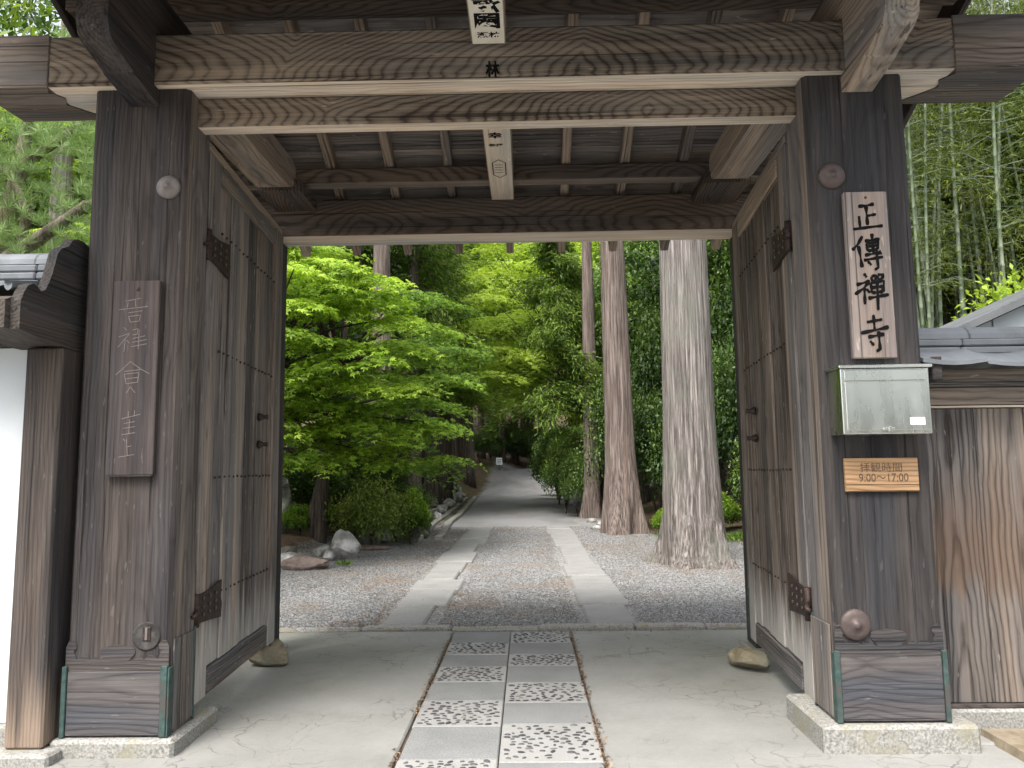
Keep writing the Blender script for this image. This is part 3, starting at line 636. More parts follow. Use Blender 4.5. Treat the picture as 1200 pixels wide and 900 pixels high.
# door leaves, folded back against the rear posts
def door(hx, hy, fx, fy, side, zb, zt):
    d = Vector((fx-hx, fy-hy, 0)); wid = d.length; d.normalize()
    nrm = Vector((d.y, -d.x, 0)) * (1 if side < 0 else -1)          # towards the passage
    T = Matrix(((d.x, nrm.x, 0, hx), (d.y, nrm.y, 0, hy), (0, 0, 1, 0), (0, 0, 0, 1)))
    core = MB().box(.0, wid, -.055, -.022, zb+.10, zt-.06, .004, axis=2, tf=T).obj('door', W['door'], G)
    n = 8; edges = [0] + sorted([wid*k/n + random.uniform(-.025, .025) for k in range(1, n)]) + [wid]
    for k in range(n):
        pr = random.uniform(-.010, .010); edge = k in (0, n-1)
        MB().box(edges[k]+.005, edges[k+1]-.005, -.021, .012+pr + (.012 if edge else 0), zb+(.02 if edge else .19), zt-.005 if edge else zt-.15, .006, axis=2, tf=T).obj('plank', W['door'], core)
    MB().box(edges[1]+.004, edges[n-1]-.004, -.02, .026, zb+.03, zb+.185, .006, axis=0, tf=T).obj('bottom_rail', W['rail'], core)
    MB().box(edges[1]+.004, edges[n-1]-.004, -.02, .026, zt-.145, zt-.02, .006, axis=0, tf=T).obj('top_rail', W['rafter'], core)
    MB().box(-.01, wid+.01, -.056, .02, zt-.004, zt+.05, .006, axis=0, tf=T).obj('head_rail', W['rafter'], core)
    MB().box(wid-.03, wid+.006, -.058, .034, zb+.02, zb+.42, .002, axis=2, tf=T).obj('copper_corner', M_copper, core)
    nl = MB()
    for zz in (.74, 1.48, 2.29, 3.08):
        m = 17
        for k in range(m):
            s_ = edges[1]+.05+(edges[n]-edges[1]-.1)*k/(m-1)
            c = T @ Vector((s_, .014, zz+random.uniform(-.004, .004))); r = .010
            u = d; w = Vector((0, 0, 1)); V = []
            for (q, h) in ((r, 0), (r*.8, .008), (.0008, .013)):
                V += [c+nrm*h+(u*math.cos(a)+w*math.sin(a))*q for a in [2*math.pi*t/6 for t in range(6)]]
            nl.add(V, [(i*6+t, i*6+(t+1) % 6, (i+1)*6+(t+1) % 6, (i+1)*6+t) for i in range(2) for t in range(6)])
    nl.obj('nail_heads', M_iron, core, kind='stuff')
    # strap hinges with ragged, studded plates
    for zz, ll in ((.70, .42), (2.93, .40)):
        poly = [(-.02, zz-.085), (ll*.5, zz-.10), (ll, zz-.12), (ll*1.02, zz-.03), (ll*.96, zz+.01), (ll, zz+.115), (ll*.5, zz+.085), (-.02, zz+.075)]
        h = MB().prism(poly, .018, .032, 'XZ', axis=0, tf=T).obj('strap_hinge', M_iron, core)
        stud = MB()
        for k in range(3):
            for q in (-.045, .0, .05):
                stud.box(.08+k*.11-.011, .08+k*.11+.011, .031, .042, zz+q-.011, zz+q+.011, .005, tf=T)
        stud.obj('studs', M_knob, h, kind='stuff')
        MB().tube([T @ Vector((-.03, .03, zz-.10)), T @ Vector((-.03, .03, zz+.09))], [.022, .022], 10).obj('hinge_barrel', M_iron, h, True)
        MB().tube([T @ Vector((-.03, .03, zz+.0)), T @ Vector((-.10, .06, zz-.02)), T @ Vector((-.12, .04, zz-.03))], [.018, .016, .012], 8).obj('hinge_pin', M_iron, h, True)
    for zz in (1.72, 1.93):
        c = T @ Vector((wid*.68, .018, zz))
        b = MB().tube([c, c+nrm*.02, c+nrm*.045, c+nrm*.07], [.032, .028, .014, .020], 10).obj('door_boss', M_iron, core, True)
    return core
door(-2.00, 4.66, -2.11, 6.44, -1, .12, 3.55); door(1.68, 4.70, 1.83, 6.49, 1, .10, 3.55)

# ------------------------------------------------------------------ writing
def strokes(name, lines, mapf, width, mat, parent, lift, taper=True):
    """brush strokes: tapering ribbons on a flat board"""
    V = []; F = []
    for si, ln_ in enumerate(lines):
        pts = [Vector(p) for p in ln_]; out = []
        for i in range(len(pts)-1):
            m = max(2, int((pts[i+1]-pts[i]).length/8))
            out += [pts[i].lerp(pts[i+1], k/m) for k in range(m)]
        out.append(pts[-1]); n = len(out); b0 = len(V)
        for i, p in enumerate(out):
            t = (out[min(i+1, n-1)]-out[max(i-1, 0)]).normalized(); nr = Vector((-t.y, t.x)); f = i/(n-1)
            w = width*(.62+.38*abs(2*f-1)**1.5 + .18*math.sin(f*9+si)) if taper else width
            if taper and i in (0, n-1): w *= .6
            V.append(mapf(p+nr*w/2, lift+si*.00006)); V.append(mapf(p-nr*w/2, lift+si*.00006))
        F += [(b0+2*i, b0+2*i+1, b0+2*i+3, b0+2*i+2) for i in range(n-1)]
    me = bpy.data.meshes.new(name); me.from_pydata(V, [], F); me.materials.append(mat)
    return finish(bpy.data.objects.new(name, me), parent, kind='stuff' if not taper else None)
def text_mesh(name, body, size, mat, T, parent, offset=0.0, sx=1.0, vertical=False):
    cu = bpy.data.curves.new(name, 'FONT'); cu.body = '\n'.join(body) if vertical else body; cu.size = size; cu.align_x = 'CENTER'; cu.align_y = 'CENTER'
    cu.offset = offset; cu.resolution_u = 3; cu.space_line = .95
    o = bpy.data.objects.new(name, cu); COL.objects.link(o); dg = bpy.context.evaluated_depsgraph_get()
    me = bpy.data.meshes.new_from_object(o.evaluated_get(dg)); bpy.data.objects.remove(o); bpy.data.curves.remove(cu)
    me.transform(T @ Matrix.Diagonal((sx, 1, 1, 1))); me.materials.clear(); me.materials.append(mat); me.name = name
    return finish(bpy.data.objects.new(name, me), parent)

# name board on the right post
nb_ = empty('name_board', (1.945, 4.29, 2.095), 'pale wooden name board with four large black brushed characters', 'sign')
NX0, NX1, NZ0, NZ1, NYF = 1.828, 2.070, 2.096, 3.052, 4.262
MB().box(NX0, NX1, NYF, 4.298, NZ0, NZ1, .004, axis=2).obj('board', W['name'], nb_)
def nmap(p, lift):
    x, y = p.x, p.y; xl = 42+(y-50)*43/820; xr = 250+(y-50)*55/812
    return (NX0+(NX1-NX0)*(x-xl)/(xr-xl), NYF-lift, NZ1-(NZ1-NZ0)*(y-50)/815)
sho = [[(112,124),(150,121),(190,113)], [(150,122),(158,218)], [(158,172),(200,164)], [(116,172),(122,230)], [(86,238),(160,229),(233,222)],
  [(132,272),(110,312),(82,342)], [(112,320),(122,370),(130,427)], [(143,297),(217,288)], [(178,260),(182,310),(187,358)], [(151,310),(158,347)], [(150,309),(210,302),(206,340)], [(155,324),(205,319)], [(157,346),(207,340)],
  [(143,367),(222,355)], [(214,345),(226,364)], [(138,392),(234,376)], [(202,362),(210,428),(192,440)], [(158,397),(176,416)],
  [(138,456),(152,476)], [(100,512),(168,494)], [(164,497),(135,530),(93,558)], [(140,524),(143,608)], [(150,532),(168,552)],
  [(174,472),(178,494)], [(175,471),(198,467),(195,490)], [(177,493),(196,490)], [(206,466),(209,489)], [(206,465),(232,461),(229,486)], [(208,488),(230,485)],
  [(171,503),(178,553)], [(171,503),(237,494),(232,548)], [(175,527),(232,521)], [(178,552),(233,546)], [(158,578),(262,561)], [(203,500),(206,570),(208,637)],
  [(150,694),(228,681)], [(183,658),(190,738)], [(120,746),(190,733),(260,718)], [(156,766),(238,752)], [(209,738),(216,822),(198,836)], [(166,784),(186,806)]]
strokes('brushed_characters', sho, nmap, 20, M_ink, nb_, .0012)
MB().lathe((1.95, NYF, NZ1-.035), [(.008, 0), (.006, .004)], n=10).obj('hanging_nail', M_iron, nb_)
# carved board on the left post
cb_ = empty('carved_board', (-2.22, 4.29, 1.497), 'dark purple-brown carved board with thin faded characters', 'sign')
CX0, CX1, CZ0, CZ1, CYF = -2.348, -2.080, 1.497, 2.604, 4.262
MB().box(CX0, CX1, CYF, 4.298, CZ0, CZ1, .004, axis=2).obj('board', W['carved'], cb_)
def cmap(p, lift):
    x, y = p.x, p.y; xl = 95-(y-38)*60/817; xr = 278-(y-38)*38/817
    return (CX0+(CX1-CX0)*(x-xl)/(xr-xl), CYF-lift, CZ1-(CZ1-CZ0)*(y-38)/817)
thin = [[(140,126),(200,114)], [(150,132),(146,152)], [(178,118),(180,150)], [(113,162),(228,150)], [(150,176),(206,168)], [(150,192),(198,186),(192,212),(156,216),(150,192)],
  [(130,238),(142,250)], [(108,278),(152,264)], [(150,268),(104,322)], [(135,290),(128,342)], [(140,292),(152,306)], [(165,250),(188,244),(183,268),(166,270)], [(165,286),(216,275)], [(163,302),(222,291)], [(158,320),(222,309)], [(192,248),(186,330)],
  [(155,382),(120,415),(92,438)], [(155,384),(195,415),(232,436)], [(128,424),(192,418)], [(128,436),(188,430),(182,470),(134,476),(128,436)], [(132,456),(184,450)], [(152,488),(134,516)], [(152,490),(170,514)],
  [(112,622),(192,604)], [(142,592),(140,618)], [(168,588),(166,612)], [(122,642),(168,634)], [(118,662),(168,655)], [(112,688),(168,680)], [(146,626),(142,686)],
  [(118,704),(126,716)], [(132,706),(134,776)], [(134,738),(152,734)], [(96,780),(162,770)]]
strokes('carved_characters', thin, cmap, 2.6, M_chalk, cb_, .0012, False)
MB().lathe((-2.205, CYF, CZ1-.05), [(.012, 0), (.007, .006)], n=10).obj('hanging_nail', M_iron, cb_)
MB().box(CX0+.004, CX1-.004, CYF-.004, CYF+.01, CZ0-.006, CZ0-.001, .001).obj('bottom_batten', W['carved'], cb_)
# steel letter box
mb = empty('letter_box', (1.92, 4.29, 1.66), 'brushed steel letter box fixed below the name board', 'mailbox')
BX0, BX1, BY0, BY1, BZ0, BZ1 = 1.690, 2.160, 4.12, 4.298, 1.668, 2.02
MB().box(BX0, BX1, BY0, BY1, BZ0, BZ1, .004).obj('body', M_steel, mb)
MB().box(BX0-.012, BX1+.014, BY0-.018, BY1, BZ1+.001, BZ1+.018, .004).obj('lid', M_steel, mb)
fl = MB().box(BX0+.018, BX1-.018, BY0-.008, BY0-.001, BZ0+.018, BZ1-.072, .003).obj('front_door', M_steel, mb)
MB().box(BX0+.018, BX1-.018, BY0-.007, BY0-.001, BZ1-.067, BZ1-.008, .003).obj('posting_flap', M_steel, mb)
MB().box(1.895, 1.955, BY0-.018, BY0-.009, BZ0+.019, BZ0+.032, .003).box(1.918, 1.934, BY0-.024, BY0-.018, BZ0+.012, BZ0+.038, .003).obj('latch', M_steel, fl)
lb = MB().box(2.040, 2.118, BY0-.0105, BY0-.0085, BZ0+.045, BZ0+.085, .0005).obj('white_label', M_label, fl)
tl = MB()
for q in range(3): tl.box(2.046, 2.110-.012*q, BY0-.0114, BY0-.0106, BZ0+.054+q*.010, BZ0+.058+q*.010, .0001)
tl.obj('label_print', M_labelink, lb)
# opening hours
ho = empty('hours_board', (1.947, 4.29, 1.356), 'small orange-tan wooden board with handwritten visiting hours', 'sign')
MB().box(1.748, 2.147, 4.276, 4.298, 1.358, 1.542, .003, axis=0).obj('board', W['hours'], ho)
TX = lambda x, z, y: Matrix.Translation((x, y, z)) @ Matrix.Rotation(math.pi/2, 4, 'X')
text_mesh('heading_writing', '拝観時間', .056, M_inkfade, TX(1.945, 1.487, 4.2748), ho, 0, 1.05)
text_mesh('hours_writing', '9:00〜17:00', .064, M_inkfade, TX(1.955, 1.432, 4.2748), ho, .0006, .86)
# votive slips pasted on the underside of the centre timbers and on the crossbeam
def TD(x, y, z, flip=True): return Matrix.Translation((x, y, z)) @ Matrix.Rotation(math.pi, 4, 'X')
sl_ = MB().box(-.276, -.094, 3.45, 4.222, 3.9715, 3.9745, .0003).obj('votive_slip', M_paper, cbr)
text_mesh('slip_print', '海國', .155, M_ink, Matrix.Translation((-.183, 3.93, 3.9703)) @ Matrix.Rotation(math.pi, 4, 'X') @ Matrix.Diagonal((1, -1, 1, 1)) @ Matrix.Rotation(math.pi, 4, 'Z'), sl_, .006, 1.0, True)
text_mesh('slip_small_print', '瀬林', .06, M_ink, Matrix.Translation((-.183, 4.135, 3.9703)) @ Matrix.Rotation(math.pi, 4, 'X'), sl_, .0015, 1.1)
text_mesh('pasted_character', '林', .10, M_ink, TX(-.165, 3.815, 4.2385), cb, .004, .8)
text_mesh('pasted_character', '幸', .10, M_ink, Matrix.Translation((-.19, 5.20, 3.8505)) @ Matrix.Rotation(math.pi, 4, 'X'), ctie, .003)
text_mesh('pasted_small_print', '参拝', .055, M_ink, Matrix.Translation((-.19, 5.36, 3.8505)) @ Matrix.Rotation(math.pi, 4, 'X'), ctie, .001)
hx_ = [(-.13, 5.68), (-.18, 5.62), (-.23, 5.68), (-.23, 5.92), (-.18, 5.98), (-.13, 5.92), (-.13, 5.68)]
hxl = [[Vector(p) for p in hx_]] + [[(-.215, 5.72+.05*k), (-.15, 5.72+.05*k)] for k in range(4)]
V = []; F = []
for ln_ in hxl:
    for i in range(len(ln_)-1):
        a, b = Vector(ln_[i]), Vector(ln_[i+1]); t = (b-a).normalized(); nr = Vector((-t.y, t.x))*.005; b0 = len(V)
        V += [(q.x, q.y, 3.8503) for q in (a+nr, a-nr, b-nr, b+nr)]; F.append((b0, b0+1, b0+2, b0+3))
me = bpy.data.meshes.new('framed_mark'); me.from_pydata(V, [], F); me.materials.append(M_inkfade)
finish(bpy.data.objects.new('framed_mark', me), ctie)

# ------------------------------------------------------------------ walls either side of the gate
LW = empty('plaster_wall', (-4.2, 4.4, 0), 'white plastered wall with a grey tiled coping and a dark carved gable board', 'wall')
pl = MB().box(-9.0, -2.795, 4.32, 4.56, .16, 2.235, .004).obj('plaster', M_plaster, LW)
MB().box(-9.0, -2.60, 4.28, 4.60, -.05, .158, .015, axis=0).obj('stone_base', M_granite, LW)
MB().box(-9.0, -2.80, 4.27, 4.61, 2.238, 2.33, .006, axis=0).obj('eave_rail', W['gable'], LW)
wp = MB().box(-2.792, -2.585, 4.20, 4.44, .062, 2.215, .012, axis=2).obj('wall_post', W['wallpost'], LW)
MB().box(-3.1, -2.50, 4.12, 4.275, -.05, .060, .015, axis=0).obj('post_stone', M_granite, LW)
gb = [(3.835, 2.40), (3.86, 2.455), (3.89, 2.495), (3.93, 2.513), (3.97, 2.50), (3.995, 2.486), (4.03, 2.50), (4.06, 2.55), (4.085, 2.61), (4.12, 2.725), (4.15, 2.765), (4.186, 2.783), (4.22, 2.80), (4.254, 2.845), (4.30, 2.866), (4.347, 2.867), (4.39, 2.862), (4.437, 2.845), (4.49, 2.79), (4.52, 2.74), (4.56, 2.60), (4.60, 2.50), (4.68, 2.49), (4.75, 2.40), (4.75, 2.20), (4.237, 2.218), (3.835, 2.25)]
MB().prism(gb, -2.645, -2.592, 'YZ', axis=1).obj('gable_board', W['gable'], LW)
MB().prism([(3.80, 2.255), (3.80, 2.40), (3.86, 2.43), (4.78, 2.43), (4.78, 2.22), (4.237, 2.222)], -2.90, -2.648, 'YZ', axis=1).obj('arm_beam', W['gable'], LW)
def coping(par, x0, x1, yc, ze, ye0, zr0, nr, tw, along):
    """tiled wall coping: sloping tiles, flat ridge courses and a row of rounded ridge tiles"""
    for sgn in (-1, 1):
        x = x0; k = 0
        while x < x1-.02:
            xe = min(x+tw, x1); ya = yc+sgn*ye0
            y0, y1 = (ya, yc-.10) if sgn < 0 else (yc+.10, ya); za, zb = (ze, zr0) if sgn < 0 else (zr0, ze)
            m = 4; P = []
            for q in range(m+1):
                f = q/m; xx = x+(xe-x)*f+.0*f; P.append((xx, -.018*math.sin(math.pi*f)))
            V = []
            for (yy, zz) in ((y0, za), (y1, zb)):
                for (xx, dz) in P: V.append((xx, yy, zz+dz+.012*(k % 2 == 0)))
                for (xx, dz) in P: V.append((xx, yy, zz+dz-.022+.012*(k % 2 == 0)))
            n = m+1; F = []
            for q in range(m):
                F += [(q, q+1, 2*n+q+1, 2*n+q), (n+q+1, n+q, 3*n+q, 3*n+q+1), (q+1, q, n+q, n+q+1), (2*n+q, 2*n+q+1, 3*n+q+1, 3*n+q)]
            F += [(0, 2*n, 3*n, n), (m, n+m, 3*n+m, 2*n+m)]
            MB().add(V, F).obj('slope_tile', M_tile, par); x = xe; k += 1
    z = zr0-.035
    for c in range(nr):
        x = x0-random.uniform(0, .2); w = .145-.018*c
        while x < x1:
            xe = min(x+along, x1); MB().box(max(x, x0)+.002, xe-.002, yc-w, yc+w, z, z+.042, .008, axis=0).obj('course_tile', M_tile, par); x = xe
        z += .05
    x = x0
    while x < x1-.02:
        xe = min(x+along*1.05, x1); P = [(yc+.088*math.cos(math.pi*t/8), z+.088*math.sin(math.pi*t/8)*.95) for t in range(9)]
        o = MB().prism(P, x+.001, xe+.012, 'YZ', axis=0); o.obj('ridge_tile', M_tile, par); x = xe
coping(LW, -9.0, -2.66, 4.36, 2.50, .50, 2.60, 3, .30, .42)
MB().box(-9.0, -2.92, 3.92, 4.80, 2.36, 2.44, .006, axis=0).obj('eave_board', W['gable'], LW)

RW = empty('board_fence', (4, 4.65, 0), 'wooden board wall of broad flame-grained planks under a grey tiled coping', 'fence')
xs = [2.232, 2.655, 2.945, 3.26, 3.6, 3.93, 4.3, 4.65, 5.0, 5.4, 5.8, 6.2, 6.6, 7.0]
for a, b in zip(xs[:-1], xs[1:]):
    MB().box(a+.002, b-.002, 4.60, 4.635+random.uniform(-.004, .004), .150, 1.832, .004, axis=2).obj('plank', W['fence'], RW)
MB().box(2.232, 7.0, 4.575, 4.70, .128, .147, .003, axis=0).obj('sill', W['dark'], RW)
MB().box(2.38, 7.0, 4.56, 4.86, -.05, .125, .015, axis=0).obj('stone_base', M_granite, RW)
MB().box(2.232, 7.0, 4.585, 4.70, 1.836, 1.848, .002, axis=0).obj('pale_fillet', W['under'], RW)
MB().box(2.232, 7.0, 4.57, 4.72, 1.852, 1.955, .005, axis=0).obj('head_rail', W['board'], RW)
MB().box(2.232, 7.0, 4.52, 4.76, 1.958, 2.06, .006, axis=0).obj('eave_rail', W['rail'], RW)
MB().box(2.30, 2.355, 4.34, 4.90, 1.975, 2.11, .006, axis=1).obj('end_bracket', W['gable'], RW)
coping(RW, 2.24, 7.0, 4.68, 2.085, .36, 2.185, 2, .36, .40)
# low step stone before the fence
MB().box(2.40, 3.6, 4.36, 4.545, -.03, .012, .01, axis=0).obj('channel_stone', M_conc, RW)
stp = MB().add([(2.495, 4.10, -.02), (3.9, 4.10, -.02), (3.9, 4.50, -.02), (2.485, 4.50, -.02), (2.505, 4.11, .045), (3.89, 4.11, .045), (3.89, 4.485, .045), (2.50, 4.49, .045)],
   [(0,1,5,4), (1,2,6,5), (2,3,7,6), (3,0,4,7), (4,5,6,7), (3,2,1,0)])
stp.obj('step_stone', m_rock('tan_step_stone', (.17,.135,.09), (.32,.27,.20)), label='low tan step stone in front of the board fence', cat='stone')

# a shed behind the fence, its gable towards the street
HB = empty('shed', (6.7, 8.7, 0), 'shed with a pale blue-grey gable and dark verge seen over the board fence', 'shed')
M_hwall = simple('pale_blue_grey_siding', (.36,.40,.42), (.45,.49,.51), 1.5, .6, .3, 0, .05)
M_hedge = simple('dark_grey_roofing', (.085,.09,.095), (.15,.155,.16), 3, .5, .4, 0, .05)
MB().prism([(4.75, -.1), (8.65, -.1), (8.65, 2.93), (6.7, 3.78), (4.75, 2.93)], 8.10, 9.3, 'XZ', axis=2).obj('gable_wall', M_hwall, HB)
for k in range(9):
    x = 4.95+k*.42; zt_ = 2.93+(1.95-abs(x-6.7))*.436; MB().box(x, x+.02, 8.085, 8.098, 0, zt_, .003).obj('siding_batten', M_hwall, HB)
for sg in (-1, 1):
    P = [(6.7, 3.80), (6.7, 3.88), (6.7+sg*2.25, 2.90), (6.7+sg*2.25, 2.82)]
    MB().prism(P if sg > 0 else P[::-1], 7.95, 9.4, 'XZ', axis=1).obj('roof_slope', M_hedge, HB)

# ------------------------------------------------------------------ rocks
def ico(sub):
    t = (1+5**.5)/2; V = [Vector(v).normalized() for v in [(-1,t,0),(1,t,0),(-1,-t,0),(1,-t,0),(0,-1,t),(0,1,t),(0,-1,-t),(0,1,-t),(t,0,-1),(t,0,1),(-t,0,-1),(-t,0,1)]]
    F = [(0,11,5),(0,5,1),(0,1,7),(0,7,10),(0,10,11),(1,5,9),(5,11,4),(11,10,2),(10,7,6),(7,1,8),(3,9,4),(3,4,2),(3,2,6),(3,6,8),(3,8,9),(4,9,5),(2,4,11),(6,2,10),(8,6,7),(9,8,1)]
    for _ in range(sub):
        c = {}; F2 = []
        def mid(a, b):
            k = (min(a, b), max(a, b))
            if k not in c: c[k] = len(V); V.append(((V[a]+V[b])/2).normalized())
            return c[k]
        for a, b, d in F:
            x, y, z = mid(a, b), mid(b, d), mid(d, a); F2 += [(a, x, z), (b, y, x), (d, z, y), (x, y, z)]
        F = F2
    return V, F
ICO3 = ico(3); ICO2 = ico(2)
def rock_mesh(name, dims, mat, seed, rough=.25, ic=None, boxy=.0):
    V, F = ic or ICO3; out = []; planes = []
    r_ = random.Random(seed)
    for _ in range(9): planes.append((Vector((r_.gauss(0, 1), r_.gauss(0, 1), r_.gauss(0, 1))).normalized(), r_.uniform(.62, .9)))
    for v in V:
        p = v*(1+rough*mnoise.noise(v*1.3+Vector((seed, 0, 0)))+rough*.4*mnoise.noise(v*3.7+Vector((0, seed, 0))))
        for n_, d_ in planes:
            q = p.dot(n_)
            if q > d_: p = p-n_*(q-d_)*.85
        p += v*.03*mnoise.noise(v*9+Vector((0, 0, seed)))
        out.append((p.x*dims[0]/2, p.y*dims[1]/2, p.z*dims[2]/2))
    me = bpy.data.meshes.new(name); me.from_pydata(out, [], F); me.materials.append(mat); return me
def rock(name, x, y, dims, mat, seed, label, group=None, rz=0, sink=.25, z=None, rough=.25, ic=None):
    o = bpy.data.objects.new(name, rock_mesh(name, dims, mat, seed, rough, ic)); zz = hgt(x, y) if z is None else z
    o.location = (x, y, zz+dims[2]*(.5-sink)); o.rotation_euler = (0, 0, rz); return finish(o, None, label, 'rock', group)
rock('door_stop_stone', -2.05, 6.22, (.34, .24, .17), M_rocky, 3, 'jagged yellow-brown stone wedged under the door leaf behind the carved board', z=0, sink=.1)
rock('door_stop_stone', -2.24, 6.62, (.30, .34, .16), M_rocky, 4, 'low flat yellow-brown stone behind the jagged door stop stone', z=0, sink=.2)
rock('door_stop_stone', 1.66, 6.02, (.27, .42, .17), M_rocky, 8, 'rounded tan stone holding open the door beside the letter box', z=0, sink=.08, rough=.12, rz=.2)
rock('garden_rock', -3.22, 13.75, (.58, .5, .56), M_rock, 12, 'angular grey rock with white lichen at the gravel edge', sink=.12)
rock('garden_rock', -3.43, 13.45, (.24, .22, .22), M_rock, 13, 'small white rock leaning on the angular lichened rock', sink=.15)
rock('garden_rock', -3.55, 12.35, (.85, .5, .32), M_rockb, 14, 'flat brown rock lying low in the gravel', sink=.25)
rock('garden_rock', -3.95, 12.9, (.6, .4, .26), M_rock, 15, 'low pale rock between the brown rock and the door', sink=.2)
rock('garden_rock', -5.0, 15.6, (.5, .5, 1.35), M_rock, 16, 'tall upright grey stone half hidden by the door leaf', sink=.1)
rock('garden_rock', -3.02, 16.2, (.42, .36, .38), M_rock, 17, 'small rounded pale rock below the azalea bush', sink=.15)
rock('garden_rock', -2.62, 16.6, (.66, .5, .50), M_rockd, 18, 'squarish mossy stone block ending the row by the azalea', sink=.15)
rock('garden_rock', -2.98, 15.2, (.75, .3, .14), M_rockb, 20, 'long low reddish stone edging the bed in front of the lichened rock', sink=.3, rz=.2)
for k, (x, y, s_) in enumerate(((-2.45, 17.6, .45), (-2.75, 17.9, .4), (-2.5, 18.6, .5), (-2.62, 19.5, .42), (-2.8, 20.4, .5), (-3.75, 14.3, .35), (-4.2, 13.6, .42))):
    rock('bed_rock', x, y, (s_, s_*.8, s_*.75), M_rock if k % 2 else M_rockd, 70+k, 'weathered stone in the row edging the garden bed', 'stones edging the garden bed', k*1.3, .2, ic=ICO2)
for k in range(46):
    y = 21.5+k*.42+random.uniform(-.2, .2); x = path_x(y)-2.65-random.uniform(0, 1.1); s_ = random.uniform(.3, .75)
    rock('bank_rock', x, y, (s_, s_*random.uniform(.7, 1.1), s_*random.uniform(.55, .9)), M_rockd if k % 3 else M_rock, 30+k, 'dark mossy rock in the bank beside the lane' if k % 3 else 'paler grey rock in the bank beside the lane',
         'dark rocks of the lane bank' if k % 3 else 'pale rocks of the lane bank', random.uniform(0, 6), .2, ic=ICO2)
for (x, y) in ((1.85, 22.4), (2.0, 21.2), (1.72, 19.6)):
    rock('path_stone', x, y, (.3, .24, .16), M_rock, int(x*100), 'small pale stone lying by the cedar roots', 'small stones by the cedar roots', sink=.2, ic=ICO2)
# stone gutter kerb
kb = empty('gutter_kerb', (-2.6, 26, 0), 'two-sided stone kerb of a gutter along the lane', 'kerb')
y = 17.2
while y < 37:
    ln_ = random.uniform(.8, 1.3); px = path_x(y+ln_/2)
    for dx in (-2.08, -2.52):
        sh = .25*sstep(22, 17, y)
        z = hgt(px-2.0, y)
        MB().box(px+dx-.09+sh, px+dx+.09+sh, y+.01, y+ln_-.01, z-.1, z+.09+random.uniform(-.01, .015), .02, axis=1).obj('kerb_stone', M_granite, kb)
    y += ln_
MB().box(-3.7, -2.95, 23.2, 26.0, .1, .30, .02).obj('paved_pad', M_flag, label='flat pale stone pad behind the gutter kerb', cat='paving')

# ------------------------------------------------------------------ vegetation
def nrmz(a): return a/np.maximum(np.linalg.norm(a, axis=-1, keepdims=True), 1e-6)
def leaves(P, D, N, Ln, Wd, lv, fold=.25):
    D = nrmz(D); N = nrmz(N-D*np.sum(N*D, -1, keepdims=True)); S = np.cross(D, N)
    Ln = Ln[:, None]; Wd = Wd[:, None]
    V = np.stack([P, P+D*Ln*.45+S*Wd*.5+N*Wd*fold, P+D*Ln, P+D*Ln*.45-S*Wd*.5+N*Wd*fold], 1)
    return V.reshape(-1, 3), np.repeat(lv, 4)
class Fol:
    def __init__(s): s.V = []; s.l = []
    def add(s, *a, **k):
        V, l = leaves(*a, **k); s.V.append(V); s.l.append(l)
    def mesh(s, name, mat):
        V = np.concatenate(s.V); n = len(V)//4
        return np_mesh(name, V, np.arange(n*4).reshape(n, 4), mat, np.concatenate(s.l))
def rdir(n): return nrmz(rng.normal(size=(n, 3)))
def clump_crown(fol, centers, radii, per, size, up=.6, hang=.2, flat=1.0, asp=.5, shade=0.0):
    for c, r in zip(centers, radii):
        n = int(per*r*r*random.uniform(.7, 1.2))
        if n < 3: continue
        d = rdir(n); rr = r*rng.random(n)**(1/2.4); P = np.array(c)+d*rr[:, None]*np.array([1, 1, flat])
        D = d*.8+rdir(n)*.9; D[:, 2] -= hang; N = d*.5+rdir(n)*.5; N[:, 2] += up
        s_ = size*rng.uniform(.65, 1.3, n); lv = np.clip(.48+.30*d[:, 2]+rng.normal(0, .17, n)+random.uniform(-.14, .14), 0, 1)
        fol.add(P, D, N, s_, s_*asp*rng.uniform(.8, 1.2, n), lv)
def maple_sprays(fol, sprays, size, dens):
    for (x, y, z, r) in sprays:
        n = int(dens*r*r); k = random.uniform(-.26, .26)
        th = rng.uniform(0, 6.283, n); lob = 1+.28*np.sin(th*3+random.uniform(0, 6))+.15*np.sin(th*7+random.uniform(0, 6))
        rho = r*np.sqrt(rng.random(n))*lob
        tiers = rng.integers(0, 2, n)*.06*r/.7
        tx, ty = random.uniform(-.16, .16), random.uniform(-.35, .02)
        P = np.stack([x+rho*np.cos(th), y+rho*np.sin(th), z-.22*r*(rho/r)**2+tiers-.06+rng.normal(0, .014, n)+tx*rho*np.cos(th)+ty*rho*np.sin(th)*-1], 1)
        out = np.stack([np.cos(th), np.sin(th), -.35-.5*rng.random(n)], 1)+rdir(n)*.5
        N = np.stack([.25*np.cos(th), .25*np.sin(th)-.25, np.ones(n)], 1)+rdir(n)*.38
        lv = np.clip(.54+k+rng.normal(0, .18, n)+tiers*1.0, 0, 1); s_ = size*rng.uniform(.7, 1.25, n)
        D = nrmz(out); Nn = nrmz(N-D*np.sum(N*D, -1, keepdims=True)); S = np.cross(D, Nn)
        fol.add(P, D, Nn, s_, s_*.34, lv)
        fol.add(P, D*.62+S*.78, Nn, s_*.82, s_*.30, lv); fol.add(P, D*.62-S*.78, Nn, s_*.82, s_*.30, lv)
def tree(name, loc, label, group, trunk_me, crown_mes, rz=0, scale=1, cat='tree', lift=0):
    e = empty(name, loc, label, cat, group); e.rotation_euler = (0, 0, rz); e.scale = (scale,)*3 if isinstance(scale, (int, float)) else scale
    for nm, me in [('trunk', trunk_me)]+crown_mes:
        if me is not None:
            o = bpy.data.objects.new(nm, me); finish(o, e, pinv=False)
            if nm != 'trunk': o.location.z = lift
    return e
